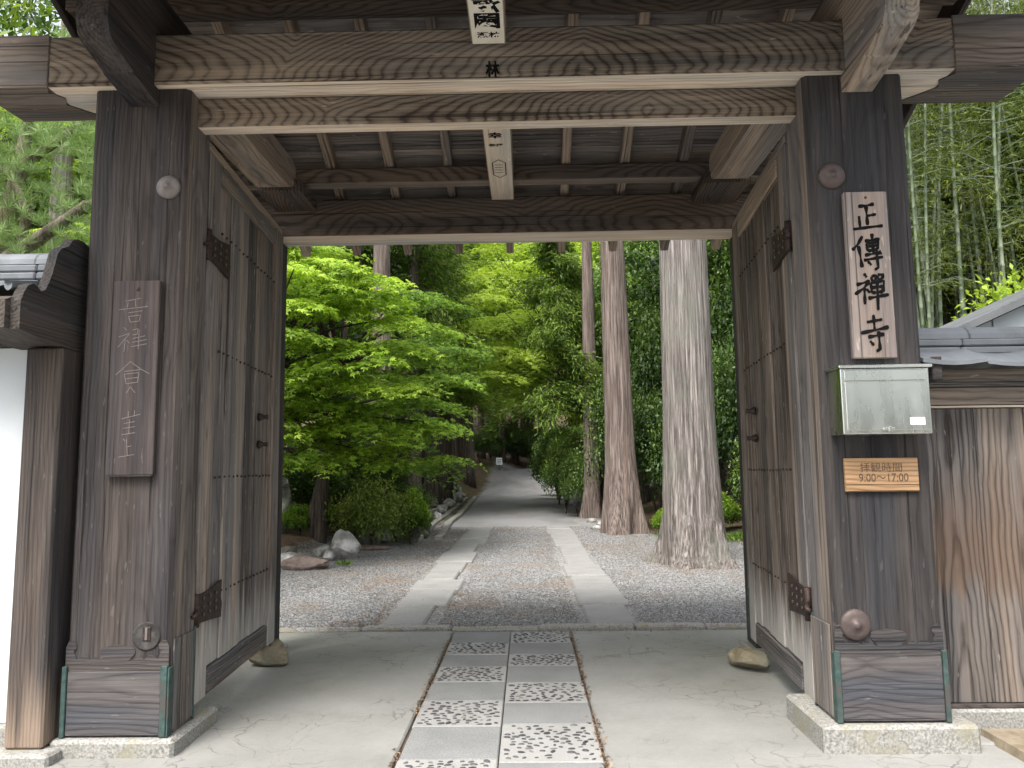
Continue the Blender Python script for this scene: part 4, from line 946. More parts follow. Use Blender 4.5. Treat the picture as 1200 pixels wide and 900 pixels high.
def trunk_mesh(name, h, r0, r1, mat, n=12, flare=.3, bend=.15, limbs=(), seed=0):
    m = MB(); k = 12; rr_ = random.Random(seed)
    P = [(bend*math.sin(2.2*i/k+seed)*i/k, bend*math.cos(1.7*i/k+seed)*i/k, -.3+(h+.3)*i/k) for i in range(k+1)]
    R = [r1+(r0-r1)*(1-i/k)+r0*flare*math.exp(-i*1.4) for i in range(k+1)]
    m.tube(P, R, n, wob=.14, seed=seed)
    for l in limbs: m.tube(l[0], l[1], 6)
    return m.mesh(name, mat, True)

# the big cedars beside the path: buttressed, fluted trunks
def cedar_trunk(name, h, prof, mat, lean=(0, 0), seed=0, n=72, flute=.045, butt=.55):
    V = []; zs = []; z = -.25
    while z < h: zs.append(z); z += .07 if z < .8 else (.25 if z < 3 else .8)
    zs.append(h)
    for z in zs:
        r = np.interp(z, [p[0] for p in prof], [p[1] for p in prof])
        for k in range(n):
            a = 2*math.pi*k/n; ca, sa = math.cos(a), math.sin(a)
            b = max(0, 1-z/1.3)**2 if z < 1.3 else 0
            f = 1+butt*b*(mnoise.noise(Vector((ca*1.5+seed, sa*1.5, .2)))*1.5+.5*mnoise.noise(Vector((ca*3.4, sa*3.4+seed, z*.5))))
            f += flute*(mnoise.noise(Vector((ca*4.5+seed, sa*4.5, z*.10)))+.55*mnoise.noise(Vector((ca*13, sa*13+seed, z*.22))))
            V.append((ca*r*f+lean[0]*max(z, 0), sa*r*f+lean[1]*max(z, 0), z))
    F = [(i*n+k, i*n+(k+1) % n, (i+1)*n+(k+1) % n, (i+1)*n+k) for i in range(len(zs)-1) for k in range(n)]
    return np_mesh(name, V, F, mat, smooth=True)
def cedar_crown(name, z0, z1, rmax, nbr, mat=L_cedar, per=70, size=.20, start_low=None):
    f = Fol(); b = MB()
    for i in range(nbr):
        t = (i+random.random())/nbr; z = z0+(z1-z0)*t; L = rmax*(1-t*.85)*random.uniform(.6, 1.1); a = random.uniform(0, 6.283)
        d = Vector((math.cos(a), math.sin(a), 0)); P = [d*(L*q)+Vector((0, 0, z+.10*L*q-.42*L*q*q)) for q in (0, .35, .7, 1)]
        b.tube(P, [.045*(1-t*.5), .035, .022, .01], 5)
        for q in np.linspace(.25, 1.05, 9):
            c = d*(L*q)+Vector((0, 0, z+.10*L*q-.42*L*q*q)); w = .30+.22*L*(1.1-q)*.6
            n = int(per*(.5+.5*w)); off = rng.normal(0, 1, (n, 3))*np.array([w*.55, w*.55, .16]); off[:, 2] -= .10+np.abs(off[:, 2])*.5
            D = np.array([d.x, d.y, -.55])*.8+rdir(n)*.75; D[:, 2] -= .25
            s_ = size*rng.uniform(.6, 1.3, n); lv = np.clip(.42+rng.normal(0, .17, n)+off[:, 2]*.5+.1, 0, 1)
            f.add(np.array(c)+off, D, rdir(n)+np.array([0, 0, .8]), s_, s_*.22, lv)
    return f.mesh(name, mat), b.mesh(name+'_limbs', B_dark, True)
CC1, CL1 = cedar_crown('cedar_crown_high', 0, 9, 3.0, 46, size=.26, per=20)
def cedar(loc, label, h, prof, mat, crown_z, lean=(0, 0), seed=0, cs=1.0, group=None, **kw):
    e = empty('cedar_tree', loc, label, 'tree', group)
    finish(bpy.data.objects.new('trunk', cedar_trunk('cedar_trunk', h, prof, mat, lean, seed, **kw)), e, pinv=False)
    for nm, me in (('crown', CC1), ('limbs', CL1)):
        o = bpy.data.objects.new(nm, me); finish(o, e, pinv=False); o.location = (lean[0]*crown_z, lean[1]*crown_z, crown_z); o.rotation_euler = (0, 0, seed); o.scale = (cs,)*3
    return e
cedar((2.64, 12.45, 0), 'massive pale grey cedar trunk with flared buttress roots', 17, [(-.3, .98), (0, .80), (.15, .66), (.4, .565), (.8, .49), (1.4, .442), (2.5, .408), (5, .385), (17, .16)], B_big, 10.5, (.0, .0), 3, 1.0)
cedar((2.28, 18.55, 0), 'reddish grey cedar trunk between the massive cedar and the slim one', 18, [(-.3, .66), (0, .56), (.3, .52), (.8, .45), (1.5, .385), (2.6, .345), (5, .325), (18, .12)], B_mid, 11.5, (-.012, 0), 9, 1.0)
C3C, C3L = cedar_crown('low_cedar_crown', 0, 6.0, 2.4, 44, size=.20, per=75)
e3 = empty('cedar_tree', (2.05, 24.3, 0), 'slim cedar trunk with low hanging green boughs beside the lane', 'tree')
finish(bpy.data.objects.new('trunk', cedar_trunk('cedar_trunk', 15, [(-.3, .36), (0, .32), (1, .25), (5, .22), (15, .06)], B_mid, (0, 0), 5, n=40)), e3, pinv=False)
for nm, me in (('crown', C3C), ('limbs', C3L)):
    o = bpy.data.objects.new(nm, me); finish(o, e3, pinv=False); o.location = (-1.0, .9, 3.7)

# the bright maple reaching in from the left, and a second one behind it
SP1 = [(-3.38, 11.0, 4.55, 0.5), (-3.27, 12.0, 4.89, 0.7), (-2.79, 12.0, 4.74, 0.7), (-2.48, 12.5, 4.73, 0.6), (-3.31, 11.0, 4.04, 0.5), (-3.13, 12.0, 4.26, 0.7), (-2.76, 12.5, 4.3, 0.7), (-3.36, 11.0, 3.59, 0.5), (-3.19, 12.0, 3.64, 0.6), (-2.78, 12.0, 3.5, 0.6), (-2.43, 12.0, 3.29, 0.5), (-3.45, 12.0, 3.16, 0.7), (-3.03, 12.5, 3.08, 0.7), (-2.6, 12.5, 2.94, 0.6), (-3.65, 12.0, 2.76, 0.6), (-3.3, 12.5, 2.66, 0.7)]
SP1 += [(-2.2, 12.6, 4.1, .55), (-2.0, 12.8, 3.6, .5), (-2.1, 12.9, 3.0, .5), (-3.0, 11.6, 4.4, .5), (-3.1, 11.4, 3.2, .45), (-2.35, 12.4, 4.45, .5), (-2.35,13.3,2.35,.5),(-1.95,13.4,2.38,.5),(-1.6,13.5,2.40,.35),(-2.9,12.8,2.45,.6),(-3.4,12.4,2.3,.5),(-2.9,13,1.95,.4),(-3.5,12.3,1.75,.5),(-2.5,13.2,1.75,.35)]
SP2 = [(-2.29, 14.0, 4.78, 0.8), (-1.94, 15.0, 4.92, 0.8), (-2.13, 14.0, 4.29, 0.8), (-1.69, 15.0, 4.31, 0.7), (-2.37, 14.0, 3.9, 0.8), (-1.94, 15.0, 3.8, 0.8), (-2.29, 14.0, 3.26, 0.8), (-1.8, 14.5, 3.31, 0.8), (-1.44, 15.0, 3.45, 0.6), (-2.43, 13.5, 2.67, 0.7), (-1.97, 14.0, 2.86, 0.7), (-2.85, 13.0, 2.41, 0.7), (-2.35, 13.5, 2.32, 0.7), (-1.81, 14.0, 2.36, 0.7), (-1.47, 14.5, 2.41, 0.4), (-3.28, 13.0, 2.2, 0.6), (-3.72, 12.5, 2.25, 0.6), (-3.63, 12.0, 1.82, 0.5), (-3.1, 13.5, 1.85, 0.5), (-2.52, 14.0, 2.01, 0.6), (-2.44, 15.0, 1.71, 0.6), (-3.5, 13.0, 1.99, 0.5)]
def maple(loc, label, sprays, mat, size, dens, extra=(), tr=.14, group=None):
    e = empty('maple_tree', loc, label, 'tree', group); L0 = Vector(loc)
    f = Fol(); allsp = list(sprays)+list(extra); maple_sprays(f, [(x-L0.x, y-L0.y, z-L0.z, r) for x, y, z, r in allsp], size, dens)
    m = MB(); fork = Vector((.25, .1, 1.5)); top = Vector((.5, .2, 3.6))
    m.tube([(0, 0, -.3), (.05, .02, .6), fork, (.4, .15, 2.6), top, (.6, .2, 4.8)], [tr*1.25, tr, tr*.85, tr*.7, tr*.5, tr*.25], 9, wob=.1)
    for (x, y, z, r) in allsp:
        c = Vector((x, y, z-.05))-L0; s_ = fork.lerp(top, min(max((c.z-1.2)/2.6, 0), 1)*.9); md = s_.lerp(c, .55)+Vector((0, 0, .12))
        m.tube([s_, md, c], [.035, .022, .008], 5)
    finish(bpy.data.objects.new('trunk', m.mesh('maple_trunk', B_dark, True)), e, pinv=False)
    finish(bpy.data.objects.new('crown', f.mesh('maple_crown', mat)), e, pinv=False); return e
ex1 = [(-4.4+random.uniform(-.8, .5), 12.2+random.uniform(-1, 1), random.uniform(2.2, 6.2), .7) for _ in range(16)]
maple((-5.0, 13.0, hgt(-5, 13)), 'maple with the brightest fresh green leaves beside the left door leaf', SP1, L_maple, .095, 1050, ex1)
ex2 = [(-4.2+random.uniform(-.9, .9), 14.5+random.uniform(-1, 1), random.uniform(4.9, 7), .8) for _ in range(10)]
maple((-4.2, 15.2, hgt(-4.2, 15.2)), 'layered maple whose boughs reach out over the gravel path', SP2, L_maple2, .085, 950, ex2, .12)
sp6 = [(random.uniform(-4.9, -1.5), random.uniform(16.6, 18.8), random.uniform(1.7, 4.7), random.uniform(.6, .9)) for _ in range(34)]
maple((-5.3, 18.2, hgt(-5.3, 18.2)), 'mid-green maple filling the shade behind the palm', sp6, L_maple2, .085, 620, (), .12)
sp3 = [(random.uniform(-1.6, 1.3), random.uniform(26, 33), random.uniform(4.2, 10.5), random.uniform(.9, 1.5)) for _ in range(40)]
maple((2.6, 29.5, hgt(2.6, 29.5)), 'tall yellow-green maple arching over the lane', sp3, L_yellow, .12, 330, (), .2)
sp4 = [(random.uniform(-5.0, -2.6), random.uniform(30, 36), random.uniform(4, 11), random.uniform(.9, 1.5)) for _ in range(26)]
maple((-4.6, 33, hgt(-4.6, 33)), 'mid-green maple far up the left bank of the lane', sp4, L_maple2, .12, 300, (), .2)

# shrubs, as lumpy masses of single leaves
def shrub_mesh(name, rx, ry, rz, mat, ncl, per, size, asp=.5):
    cs = []; rs = []
    for _ in range(ncl):
        d = Vector(rdir(1)[0]); d.z = abs(d.z)*1.1-.15; q = random.uniform(.55, .95)
        cs.append((d.x*rx*q, d.y*ry*q, rz*.85+d.z*rz*q*.95)); rs.append(random.uniform(.22, .42)*(rx+rz)/2)
    f = Fol(); clump_crown(f, cs, rs, per/((rx+rz)/2)**2, size, asp=asp); return f.mesh(name, mat)
SH = {'ever': shrub_mesh('evergreen_bush', 1.1, 1.0, 1.3, L_ever, 60, 2000, .075), 'cam': shrub_mesh('camellia_bush', 1.0, .9, 1.3, L_shrub, 56, 1800, .08),
      'azal': shrub_mesh('azalea_bush', .8, .6, .5, L_azal, 50, 1500, .05), 'lite': shrub_mesh('light_bush', .6, .5, .6, L_maple2, 34, 1300, .07), 'yel': shrub_mesh('yellow_bush', .9, .8, .9, L_yellow, 40, 900, .10)}
SH['yelt'] = shrub_mesh('tall_yellow_bush', 1.0, .9, 2.1, L_yellow, 90, 1500, .10)
stem_me = {k: trunk_mesh('bush_stem', .9, .05, .02, B_dark, 6, 0, .1, [([(0, 0, .2), (.3*math.cos(a), .3*math.sin(a), .9)], [.03, .012]) for a in (0, 2.1, 4.2)], 2) for k in ('x',)}['x']
def shrub(kind, x, y, sc_, label, group=None, z=None, rz=None):
    nm = {'ever': 'evergreen_shrub', 'cam': 'camellia_shrub', 'azal': 'azalea_shrub', 'lite': 'light_green_shrub', 'yel': 'yellow_green_shrub', 'yelt': 'yellow_green_shrub'}[kind]
    return tree(nm, (x, y, (hgt(x, y) if z is None else z)-.05), label, group, stem_me, [('foliage', SH[kind])], random.uniform(0, 6) if rz is None else rz, sc_, 'shrub')
shrub('azal', -3.1, 15.55, (1.3, 1.05, 1.45), 'rounded olive azalea bush behind the lichened rock')
shrub('lite', -2.4, 16.2, (.75, .7, 1.05), 'small light green shrub at the end of the azalea')
for (x, y, s_) in ((-3.9, 15.9, .55), (-4.5, 15.3, .6), (-3.4, 16.8, .7), (-2.9, 17.9, .7), (-3.3, 20.4, .8)):
    shrub('lite', x, y, (s_, s_, s_*.95), 'low leafy shrub around the foot of the palm', 'low shrubs round the palm')
for (x, y, s_) in ((-4.6, 17.2, .9), (-3.6, 18.0, .9), (-5.6, 16.2, 1.0), (-6.4, 18, 1.1), (-3.0, 19.8, .6), (-5.0, 20.0, 1.2)):
    shrub('ever', x, y, (s_, s_, s_*.8), 'dark evergreen shrub under the maples', 'shrubs under the maples')
for (x, y, s_, h) in ((1.6, 24.9, .6, .9), (1.35, 26.6, .8, 1.15), (1.5, 29.0, .95, 1.3), (1.35, 32.0, 1.0, 1.35), (1.4, 35.5, 1.1, 1.4), (1.5, 39, 1.2, 1.4), (2.6, 43, 1.3, 1.5), (3.4, 47, 1.4, 1.5)):
    shrub('cam', x, y, (s_, s_, h), 'glossy camellia shrub lining the right edge of the lane', 'camellias along the lane')
for (x, y, s_, h) in ((3.3, 19.8, 1.0, 1.5), (4.4, 18.5, 1.1, 1.8), (5.4, 17.5, 1.1, 1.9), (4.0, 21.5, 1.3, 2.6), (5.6, 20, 1.4, 2.8), (6.6, 18.5, 1.2, 2.4), (3.0, 23, 1.0, 2.0), (7.6, 16, 1.2, 1.6), (4.9, 16.0, .7, .9)):
    shrub('ever' if s_ > .95 else 'cam', x, y, (s_, s_, h), 'tall dark evergreen shrub in the thicket behind the cedars' if h > 1.7 else 'shorter evergreen shrub at the front of the thicket behind the cedars', 'tall thicket behind the cedars' if h > 1.7 else 'front of the thicket')
for (x, y, s_) in ((4.2, 17.0, .8), (3.2, 18.2, .55), (5.0, 15.6, .7)):
    shrub('lite', x, y, (s_, s_, s_), 'low pale green shrub in front of the thicket', 'low shrubs before the thicket')
shrub('yelt', 6.95, 10.6, (1.0, 1.0, 1.12), 'bright yellow-green shrub rising behind the pale shed gable', z=0)
# windmill palm
pm = empty('palm_tree', (-4.0, 15.0, hgt(-4, 15)), 'small fan palm with a dark shaggy trunk under the maple', 'tree')
finish(bpy.data.objects.new('trunk', trunk_mesh('palm_trunk', 2.55, .115, .12, B_dark, 12, .1, .06, (), 1)), pm, pinv=False)
for k in range(11):
    a = k*2.4+.3; el = random.uniform(-.5, .55); L = random.uniform(.45, .65); f = Fol(); d = np.array([math.cos(a)*math.cos(el), math.sin(a)*math.cos(el), math.sin(el)])
    c = np.array([0, 0, 2.55])+d*L; sd = nrmz(np.cross(d, [0, 0, 1.])[None])[0]; upv = np.cross(sd, d); n = 22; an = np.linspace(-1.9, 1.9, n)
    D = np.cos(an)[:, None]*d+np.sin(an)[:, None]*sd; D[:, 2] -= .25
    f.add(np.repeat(c[None], n, 0), D, np.repeat(upv[None], n, 0), rng.uniform(.42, .52, n), np.full(n, .035), np.clip(rng.normal(.5, .2, n), 0, 1))
    o = finish(bpy.data.objects.new('fan_leaf', f.mesh('fan_leaf', L_palm)), pm, pinv=False)
    finish(bpy.data.objects.new('leaf_stalk', MB().tube([(0, 0, 2.5), tuple(c)], [.014, .008], 5).mesh('leaf_stalk', B_dark)), o, pinv=False)

# forest trees: three broadleaf crowns and two conifer crowns shared among many trees
def crown_mesh(name, mat, r, h, ncl, per, size):
    cs = []; rs = []
    for _ in range(ncl):
        d = rdir(1)[0]; q = random.uniform(.35, 1.0); cs.append((d[0]*r*q, d[1]*r*q, h+d[2]*r*1.25*q)); rs.append(random.uniform(.55, 1.05))
    f = Fol(); clump_crown(f, cs, rs, per, size, hang=.35, flat=.7); return f.mesh(name, mat)
CR = [crown_mesh('evergreen_crown', L_ever, 2.7, 6.2, 66, 440, .17), crown_mesh('green_crown', L_shrub, 2.9, 6.6, 66, 420, .17), crown_mesh('yellow_green_crown', L_yellow, 2.6, 6.4, 60, 420, .16)]
TR = [trunk_mesh('tree_trunk', 7.0, .22, .09, B_far, 12, .35, .5, [([(.1, 0, 3.2+.5*k), (1.1*math.cos(k*2.2), 1.1*math.sin(k*2.2), 5+.4*k), (1.9*math.cos(k*2.2), 1.9*math.sin(k*2.2), 6.2+.4*k)], [.09, .06, .02]) for k in range(4)], sd) for sd in (1, 2, 3)]
CT = trunk_mesh('conifer_trunk', 15, .30, .07, B_far, 16, .45, .12, (), 4); CT2 = trunk_mesh('conifer_trunk', 15, .27, .07, B_far, 16, .4, .18, (), 6)
CCx, CLx = cedar_crown('conifer_crown', 4.8, 15, 2.7, 60, L_cedar, 50, .20)
def broad(i, x, y, s_, label, group): tree('forest_tree', (x, y, hgt(x, y)), label, group, TR[i % 3], [('crown', CR[i])], random.uniform(0, 6), s_)
def conif(x, y, s_, label, group): tree('forest_cedar', (x, y, hgt(x, y)), label, group, CT if random.random() < .5 else CT2, [('crown', CCx), ('limbs', CLx)], random.uniform(0, 6), s_)
gl, gr, gf = 'trees on the left bank', 'trees on the right bank', 'trees where the lane bends away'
for (x, y, s_) in ((-3.55, 24.2, .95), (-5.0, 23.0, .75), (-3.45, 28.2, .9), (-3.3, 31.2, .85), (-4.6, 26.5, 1.1), (-3.6, 35, .9), (-5.8, 24, 1.0), (-6.4, 29, 1.1), (-5.2, 31, 1.0), (-3.9, 39, 1.0), (-4.9, 43, 1.1), (-7.8, 34, 1.2), (-3.4, 46, 1.0), (-6.3, 38, 1.2)):
    near = x > path_x(y)-3.7
    conif(x, y, s_, 'cedar with a bare straight trunk at the rocky edge of the lane' if near else 'cedar with a straight trunk set back in the shade of the left bank', 'cedars at the rocky lane edge' if near else 'cedars set back on the left bank')
for (x, y, s_) in ((-6.5, 20.5, .9), (-8.5, 18, 1.0), (-7.5, 25, 1.1), (-9.5, 23, 1.2), (-10, 30, 1.3), (-8.8, 13.5, .85), (-11.5, 16, 1.1), (-6.5, 44, 1.3), (-9, 40, 1.3)):
    broad(0 if (x*7) % 2 < 1.2 else 1, x, y, s_, 'dense evergreen tree on the left bank', 'evergreens on the left bank')
for (x, y, s_) in ((4.0, 27, .9), (5.5, 24.5, 1.0), (7.2, 22, 1.0), (4.4, 32, 1.0), (7, 29, 1.2), (9.5, 25, 1.2), (5.2, 37, 1.1), (8.5, 34, 1.3), (11.5, 30, 1.3), (6.4, 42, 1.2), (9.2, 20, .95), (12.5, 22, 1.1)):
    broad(1 if (x*5) % 2 < 1 else 0, x, y, s_, 'dense evergreen tree on the right bank behind the shrubs', gr)
for (x, y, s_) in ((3.3, 33.5, .9), (4.6, 41, 1.1), (3.6, 29.5, .8)): broad(2, x, y, s_, 'yellow-green broadleaf tree over the camellias', 'yellow-green trees over the camellias')
for (x, y, s_) in ((-2.0, 64, 1.0), (-1.0, 66.5, 1.1), (.6, 67.5, 1.0), (2.4, 66.5, 1.1), (-3.6, 62, 1.1), (-4.6, 57, 1.1), (-6, 53, 1.2), (4.8, 69, 1.2), (-2.9, 69, 1.2), (1.4, 72, 1.2), (7, 66, 1.3), (9.5, 60, 1.3), (4.0, 53, 1.1), (-8, 62, 1.3), (-.2, 75, 1.3), (12, 54, 1.3)):
    conif(x, y, s_, 'tall cedar standing where the lane bends away', gf)
for k in range(14):
    x = -26+k*4+random.uniform(-1, 1); y = 76+random.uniform(-2, 8); broad(k % 2, x, y, 1.9, 'big dark tree on the hillside beyond the bend', 'trees on the far hillside')
for (x, y, s_) in ((-2.9, 62.5, 1.2), (-.9, 65.5, 1.7), (1.0, 66.0, 1.9), (3.0, 65.0, 1.9), (-3.6, 59.0, 1.2), (5.5, 63, 2.0), (-2.2, 67, 2.1), (7.5, 60, 2.0)):
    shrub('ever', x, y, (s_, s_, s_*.8), 'dark undergrowth shrub at the outside of the bend', 'undergrowth at the bend')
for (x, y, s_) in ((-4.4, 48, 1.9), (4.6, 50, 1.9), (-5.5, 55, 2.1), (6, 57, 2.2), (0.5, 78, 2.4), (-3.8, 72, 2.3), (5, 74, 2.4)):
    broad(2 if y < 53 else 1, x, y, s_, 'very tall spreading tree meeting its neighbours above the lane', 'spreading trees above the lane')
for (x, y, s_) in ((-9, -17, 1.3), (-4.5, -19, 1.4), (0.5, -18, 1.3), (5, -19, 1.4), (9.5, -17, 1.3)):
    broad(1, x, y, s_, 'unseen leafy tree across the street, added to reflect in the letter box', 'unseen trees across the street')  # added out of view: greens the letter box reflection, cuts front light a little
for (x, y, s_) in ((2, -14, 1.6), (5.5, -14.5, 1.9), (9, -14, 1.8), (12.5, -14.5, 2.0), (16, -15, 2.0), (-3, -14.5, 1.7), (-7.5, -14, 1.8)):
    shrub('cam', x, y, s_, 'unseen broad shrub across the street, added to reflect in the letter box', 'unseen shrubs across the street')  # added out of view to fill the letter box reflection with green
# a white notice by the bend
ns = empty('notice_sign', (-2.05, 58.2, hgt(-2.05, 58.2)), 'small white notice on a post at the bend of the lane', 'sign')
z0 = hgt(-2.05, 58.2); MB().box(-2.07, -2.03, 58.2, 58.24, z0-.1, z0+.85, .004).obj('post', W['dark'], ns)
nb2 = MB().box(-2.28, -1.82, 58.17, 58.195, z0+.42, z0+.95, .004).obj('panel', M_label, ns)
for q in range(3): MB().box(-2.2, -1.9, 58.163, 58.168, z0+.55+q*.12, z0+.59+q*.12, .001).obj('text_line', M_inkfade, nb2)

# tall trunk rising behind the maples
tree('forest_cedar', (-3.72, 19.6, hgt(-3.72, 19.6)), 'pale grey-brown straight trunk rising behind the maple boughs', None, cedar_trunk('pale_trunk', 16, [(-.3, .42), (0, .36), (1, .29), (8, .20), (16, .08)], B_mid, (0, 0), 21, n=36), [('crown', CC1)], 0, 1.0, lift=9.5)

# garden pine behind the plaster wall
def pine():
    e = empty('pine_tree', (-6.6, 8.6, 0), 'garden pine with gnarled mossy boughs behind the plaster wall', 'tree'); m = MB(); f = Fol(); pads = []
    def P(x, y, z): return Vector((x+6.6, y-8.6, z))
    m.tube([P(-6.6, 8.6, -.2), P(-6.5, 8.5, 1.5), P(-6.2, 8.4, 2.8), P(-6.0, 8.4, 3.9), P(-5.7, 8.3, 5.0), P(-5.6, 8.3, 6.0)], [.20, .17, .15, .12, .08, .04], 10, wob=.15)
    for pts, rs in (([P(-6.2, 8.4, 2.9), P(-5.7, 8.1, 3.85), P(-5.25, 8.0, 4.05), P(-4.75, 8.0, 4.42), P(-4.4, 8.0, 4.5)], [.10, .085, .075, .055, .03]), ([P(-5.5, 8.05, 3.95), P(-5.35, 7.95, 4.35), P(-5.55, 7.9, 4.75), P(-5.9, 7.8, 4.95)], [.06, .05, .035, .02]),
                    ([P(-6.1, 8.4, 3.3), P(-5.9, 7.6, 3.5), P(-5.4, 7.3, 3.6)], [.07, .05, .02]), ([P(-5.9, 8.4, 4.2), P(-6.5, 8.0, 4.7), P(-7.2, 7.9, 4.9)], [.07, .05, .02]), ([P(-5.7, 8.3, 5), P(-5.0, 8.3, 5.5), P(-4.4, 8.4, 5.7)], [.06, .04, .02])):
        m.tube(pts, rs, 8, wob=.2)
    for _ in range(230):
        pads.append((random.uniform(-6.9, -4.1), random.uniform(7.3, 9.2), random.choice((3.55, 3.95, 4.55, 4.9, 5.25, 5.6, 6.0))+random.gauss(0, .14)))
    for c in pads:
        for _ in range(7):
            q = np.array(P(*c))+rng.normal(0, .14, 3); n = 40; D = rdir(n); D[:, 2] = np.abs(D[:, 2])*1.1+.15
            s_ = rng.uniform(.10, .17, n); f.add(np.repeat(q[None], n, 0), D, rdir(n), s_, np.full(n, .0055), np.clip(rng.normal(.5, .2, n), 0, 1), fold=0)
    finish(bpy.data.objects.new('trunk', m.mesh('pine_trunk', m_bark('mossy_pine_bark', (.05,.042,.032), (.24,.21,.16), None, 3, 14, (.17,.18,.07)), True)), e, pinv=False)
    finish(bpy.data.objects.new('needles', f.mesh('pine_needles', L_pine)), e, pinv=False)
pine()
ex5 = [(random.uniform(-9.5, -6.2), random.uniform(11, 14), random.uniform(4.5, 8.5), random.uniform(.7, 1.1)) for _ in range(26)]
maple((-8.0, 12.6, hgt(-8, 12.6)), 'fresh green maple behind the garden pine', ex5, L_maple, .09, 700, (), .16)
tree('forest_cedar', (-7.05, 11.2, 0), 'pale straight trunk standing behind the garden pine', None, cedar_trunk('pine_side_trunk', 14, [(-.3, .3), (0, .22), (1, .18), (14, .08)], B_big, (0, 0), 31, n=30), [('crown', CC1)], 0, 1.0, lift=8.5)

# bamboo grove behind the fence
def bamboo_variant(h, bend, seed, leafn):
    m = MB(); P = []; R = []; r = .040; z = 0
    while z < h:
        f = z/h; x = bend*f**2.4
        for dz, k in ((0, 1.0), (.012, 1.22), (.03, 1.0)): P.append((x, 0, z+dz)); R.append(r*(1-.65*f)*k)
        z += .34*(1-.3*f)
    m.tube(P, R, 8); fo = Fol(); tw = MB()
    for k in range(leafn):
        f = random.uniform(.36, 1.0); z = h*f; x = bend*f**2.4; a = random.uniform(0, 6.28); L = random.uniform(.4, 1.15)*(1.15-f*.5)
        d = np.array([math.cos(a), math.sin(a), random.uniform(.0, .5)]); e_ = np.array([x, 0, z])+d*L; e_[2] -= .25*L
        tw.tube([(x, 0, z), tuple(np.array([x, 0, z])+d*L*.55), tuple(e_)], [.009, .006, .003], 4, cap=False)
        n = 26; t = rng.random(n)**.6; Pn = np.array([x, 0, z])+(e_-np.array([x, 0, z]))*t[:, None]+rng.normal(0, .10, (n, 3)); D = d*.7+rdir(n)*.8; D[:, 2] -= .75
        s_ = rng.uniform(.10, .17, n); fo.add(Pn, D, rdir(n)+np.array([0, 0, .7]), s_, s_*.16, np.clip(rng.normal(.5, .2, n), 0, 1))
    return m.mesh('bamboo_culm', M_culm, True), tw.mesh('bamboo_twigs', M_culm), fo.mesh('bamboo_foliage', L_bamboo)
BV = [bamboo_variant(11+k*.8, (.5, 1.2, 2.0, .8)[k], k, 60) for k in range(4)]
for k in range(90):
    fy = 11.5+11*random.random()**.7; fx = random.uniform(.46, .80)*fy+random.uniform(-.2, .4)
    c, t, f = BV[k % 4]; fr = fy < 14.5
    e = empty('bamboo', (fx, fy, hgt(fx, fy)-.1), 'thick pale green bamboo culm at the front edge of the grove' if fr else 'slender shaded bamboo culm deep inside the grove', 'bamboo', 'bamboo at the front of the grove' if fr else 'bamboo deep in the grove')
    e.rotation_euler = (random.gauss(0, .03), random.gauss(0, .04), random.uniform(0, 6.28)); s_ = random.uniform(.85, 1.15); e.scale = (s_, s_, s_)
    for nm, me in (('culm', c), ('twigs', t), ('foliage', f)): finish(bpy.data.objects.new(nm, me), e, pinv=False, kind=None if nm == 'culm' else 'stuff')
pole = MB().tube([(5.35, 10.0, 1.6), (5.1, 10, 2.9), (4.75, 10, 3.9), (4.55, 10.0, 4.5)], [.035, .034, .03, .026], 8)
pole.obj('bamboo_pole', M_culmd, None, True, label='dry tan bamboo pole leaning behind the board fence', cat='bamboo')
for (x, y, s_) in ((7.5, 12.2, 1.0), (9.0, 12.8, 1.1), (6.2, 12.6, .9), (10.8, 13.5, 1.2), (8.2, 14.5, 1.2)):
    shrub('ever', x, y, (s_, s_, s_*1.05), 'dark evergreen shrub at the foot of the bamboo', 'shrubs at the foot of the bamboo')
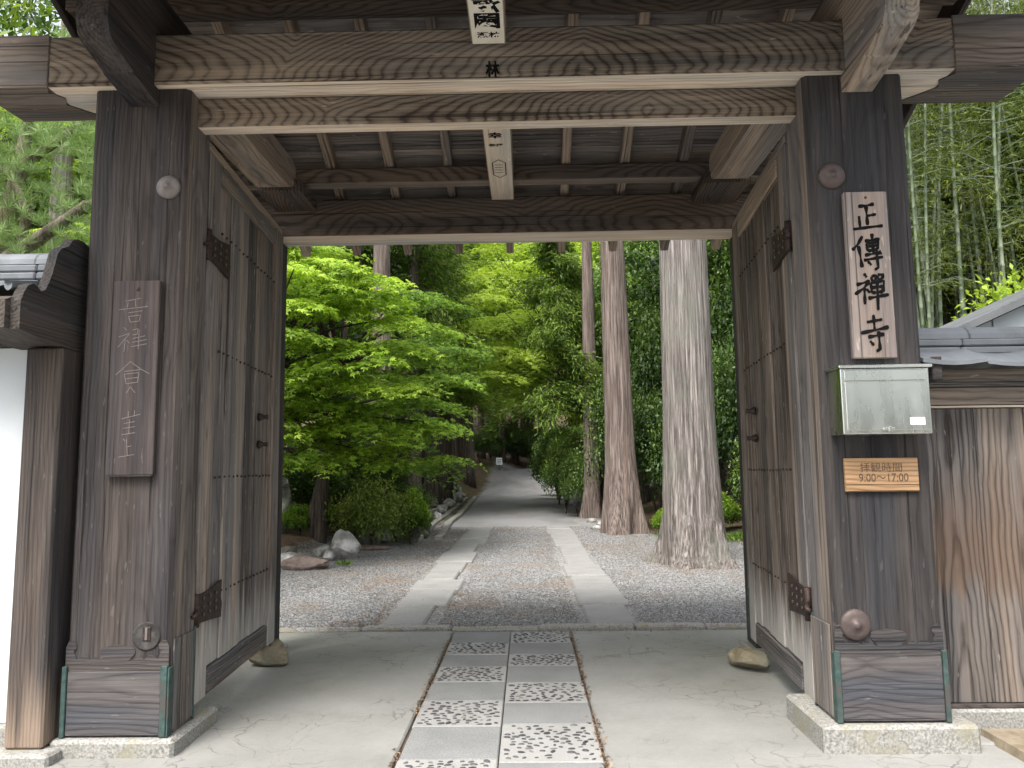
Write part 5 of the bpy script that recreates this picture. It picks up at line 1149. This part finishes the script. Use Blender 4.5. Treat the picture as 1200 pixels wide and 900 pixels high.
for (x, y, s_) in ((12.6, 18.5, 1.0), (14.5, 17.5, 1.1), (10.8, 20.5, 1.1), (14, 26, 1.3), (17, 22, 1.3), (20, 26, 1.5), (16, 30, 1.5), (11, 24, 1.2)): broad(0, x, y, s_, 'dark tree behind the bamboo grove', 'trees behind the bamboo')

# fallen leaves and needles; weeds
def scatter_leaves(name, pts, mat, size, label, cat, flat=True):
    P = np.array(pts); n = len(P); D = rdir(n); D[:, 2] *= .15; N = rdir(n)*.35; N[:, 2] = 1
    if not flat: D = rdir(n); D[:, 2] = np.abs(D[:, 2])+.5; N = rdir(n)
    s_ = size*rng.uniform(.5, 1.4, n); f = Fol(); f.add(P, D, N, s_, s_*.35, rng.random(n)); return finish(bpy.data.objects.new(name, f.mesh(name, mat)), None, label, cat, None, 'stuff')
pts = []
while len(pts) < 14000:
    x, y = random.uniform(-4.6, 4.4), 7.62+12.5*random.random()**1.5
    if mnoise.noise(Vector((x*.8, y*.45, 3.3))) + .45*mnoise.noise(Vector((x*3, y*2, 1.3))) > .17: pts.append((x, y, hgt(x, y)+.016))
for s_ in (X0-.012, X1+.012):
    for _ in range(500):
        y = random.uniform(2.5, 7.4)
        if mnoise.noise(Vector((y*2.1, s_*9, 0))) > -.15: pts.append((s_+random.gauss(0, .010), y, random.uniform(-.004, .006)))
for _ in range(900):
    pts.append((random.uniform(-5, 4.6), 7.44+random.gauss(.0, .05), .03))
scatter_leaves('leaf_litter', pts, L_litter, .030, 'brown fallen leaves and needles scattered over the gravel', 'leaves')
pts = []
for (cx, cy, r, n) in ((-3.0, 12.6, .16, 30), (4.3, 15.5, .9, 700), (3.4, 17.2, .5, 350), (5.2, 14.6, .8, 500), (-2.3, 60, 1.2, 200)):
    for _ in range(n):
        x, y = cx+random.gauss(0, r*.5), cy+random.gauss(0, r*.4); pts.append((x, y, max(hgt(x, y), .0)+.01))
scatter_leaves('weeds', pts, L_weed, .09, 'small green weeds growing at the foot of the bank and stones', 'weeds', False)
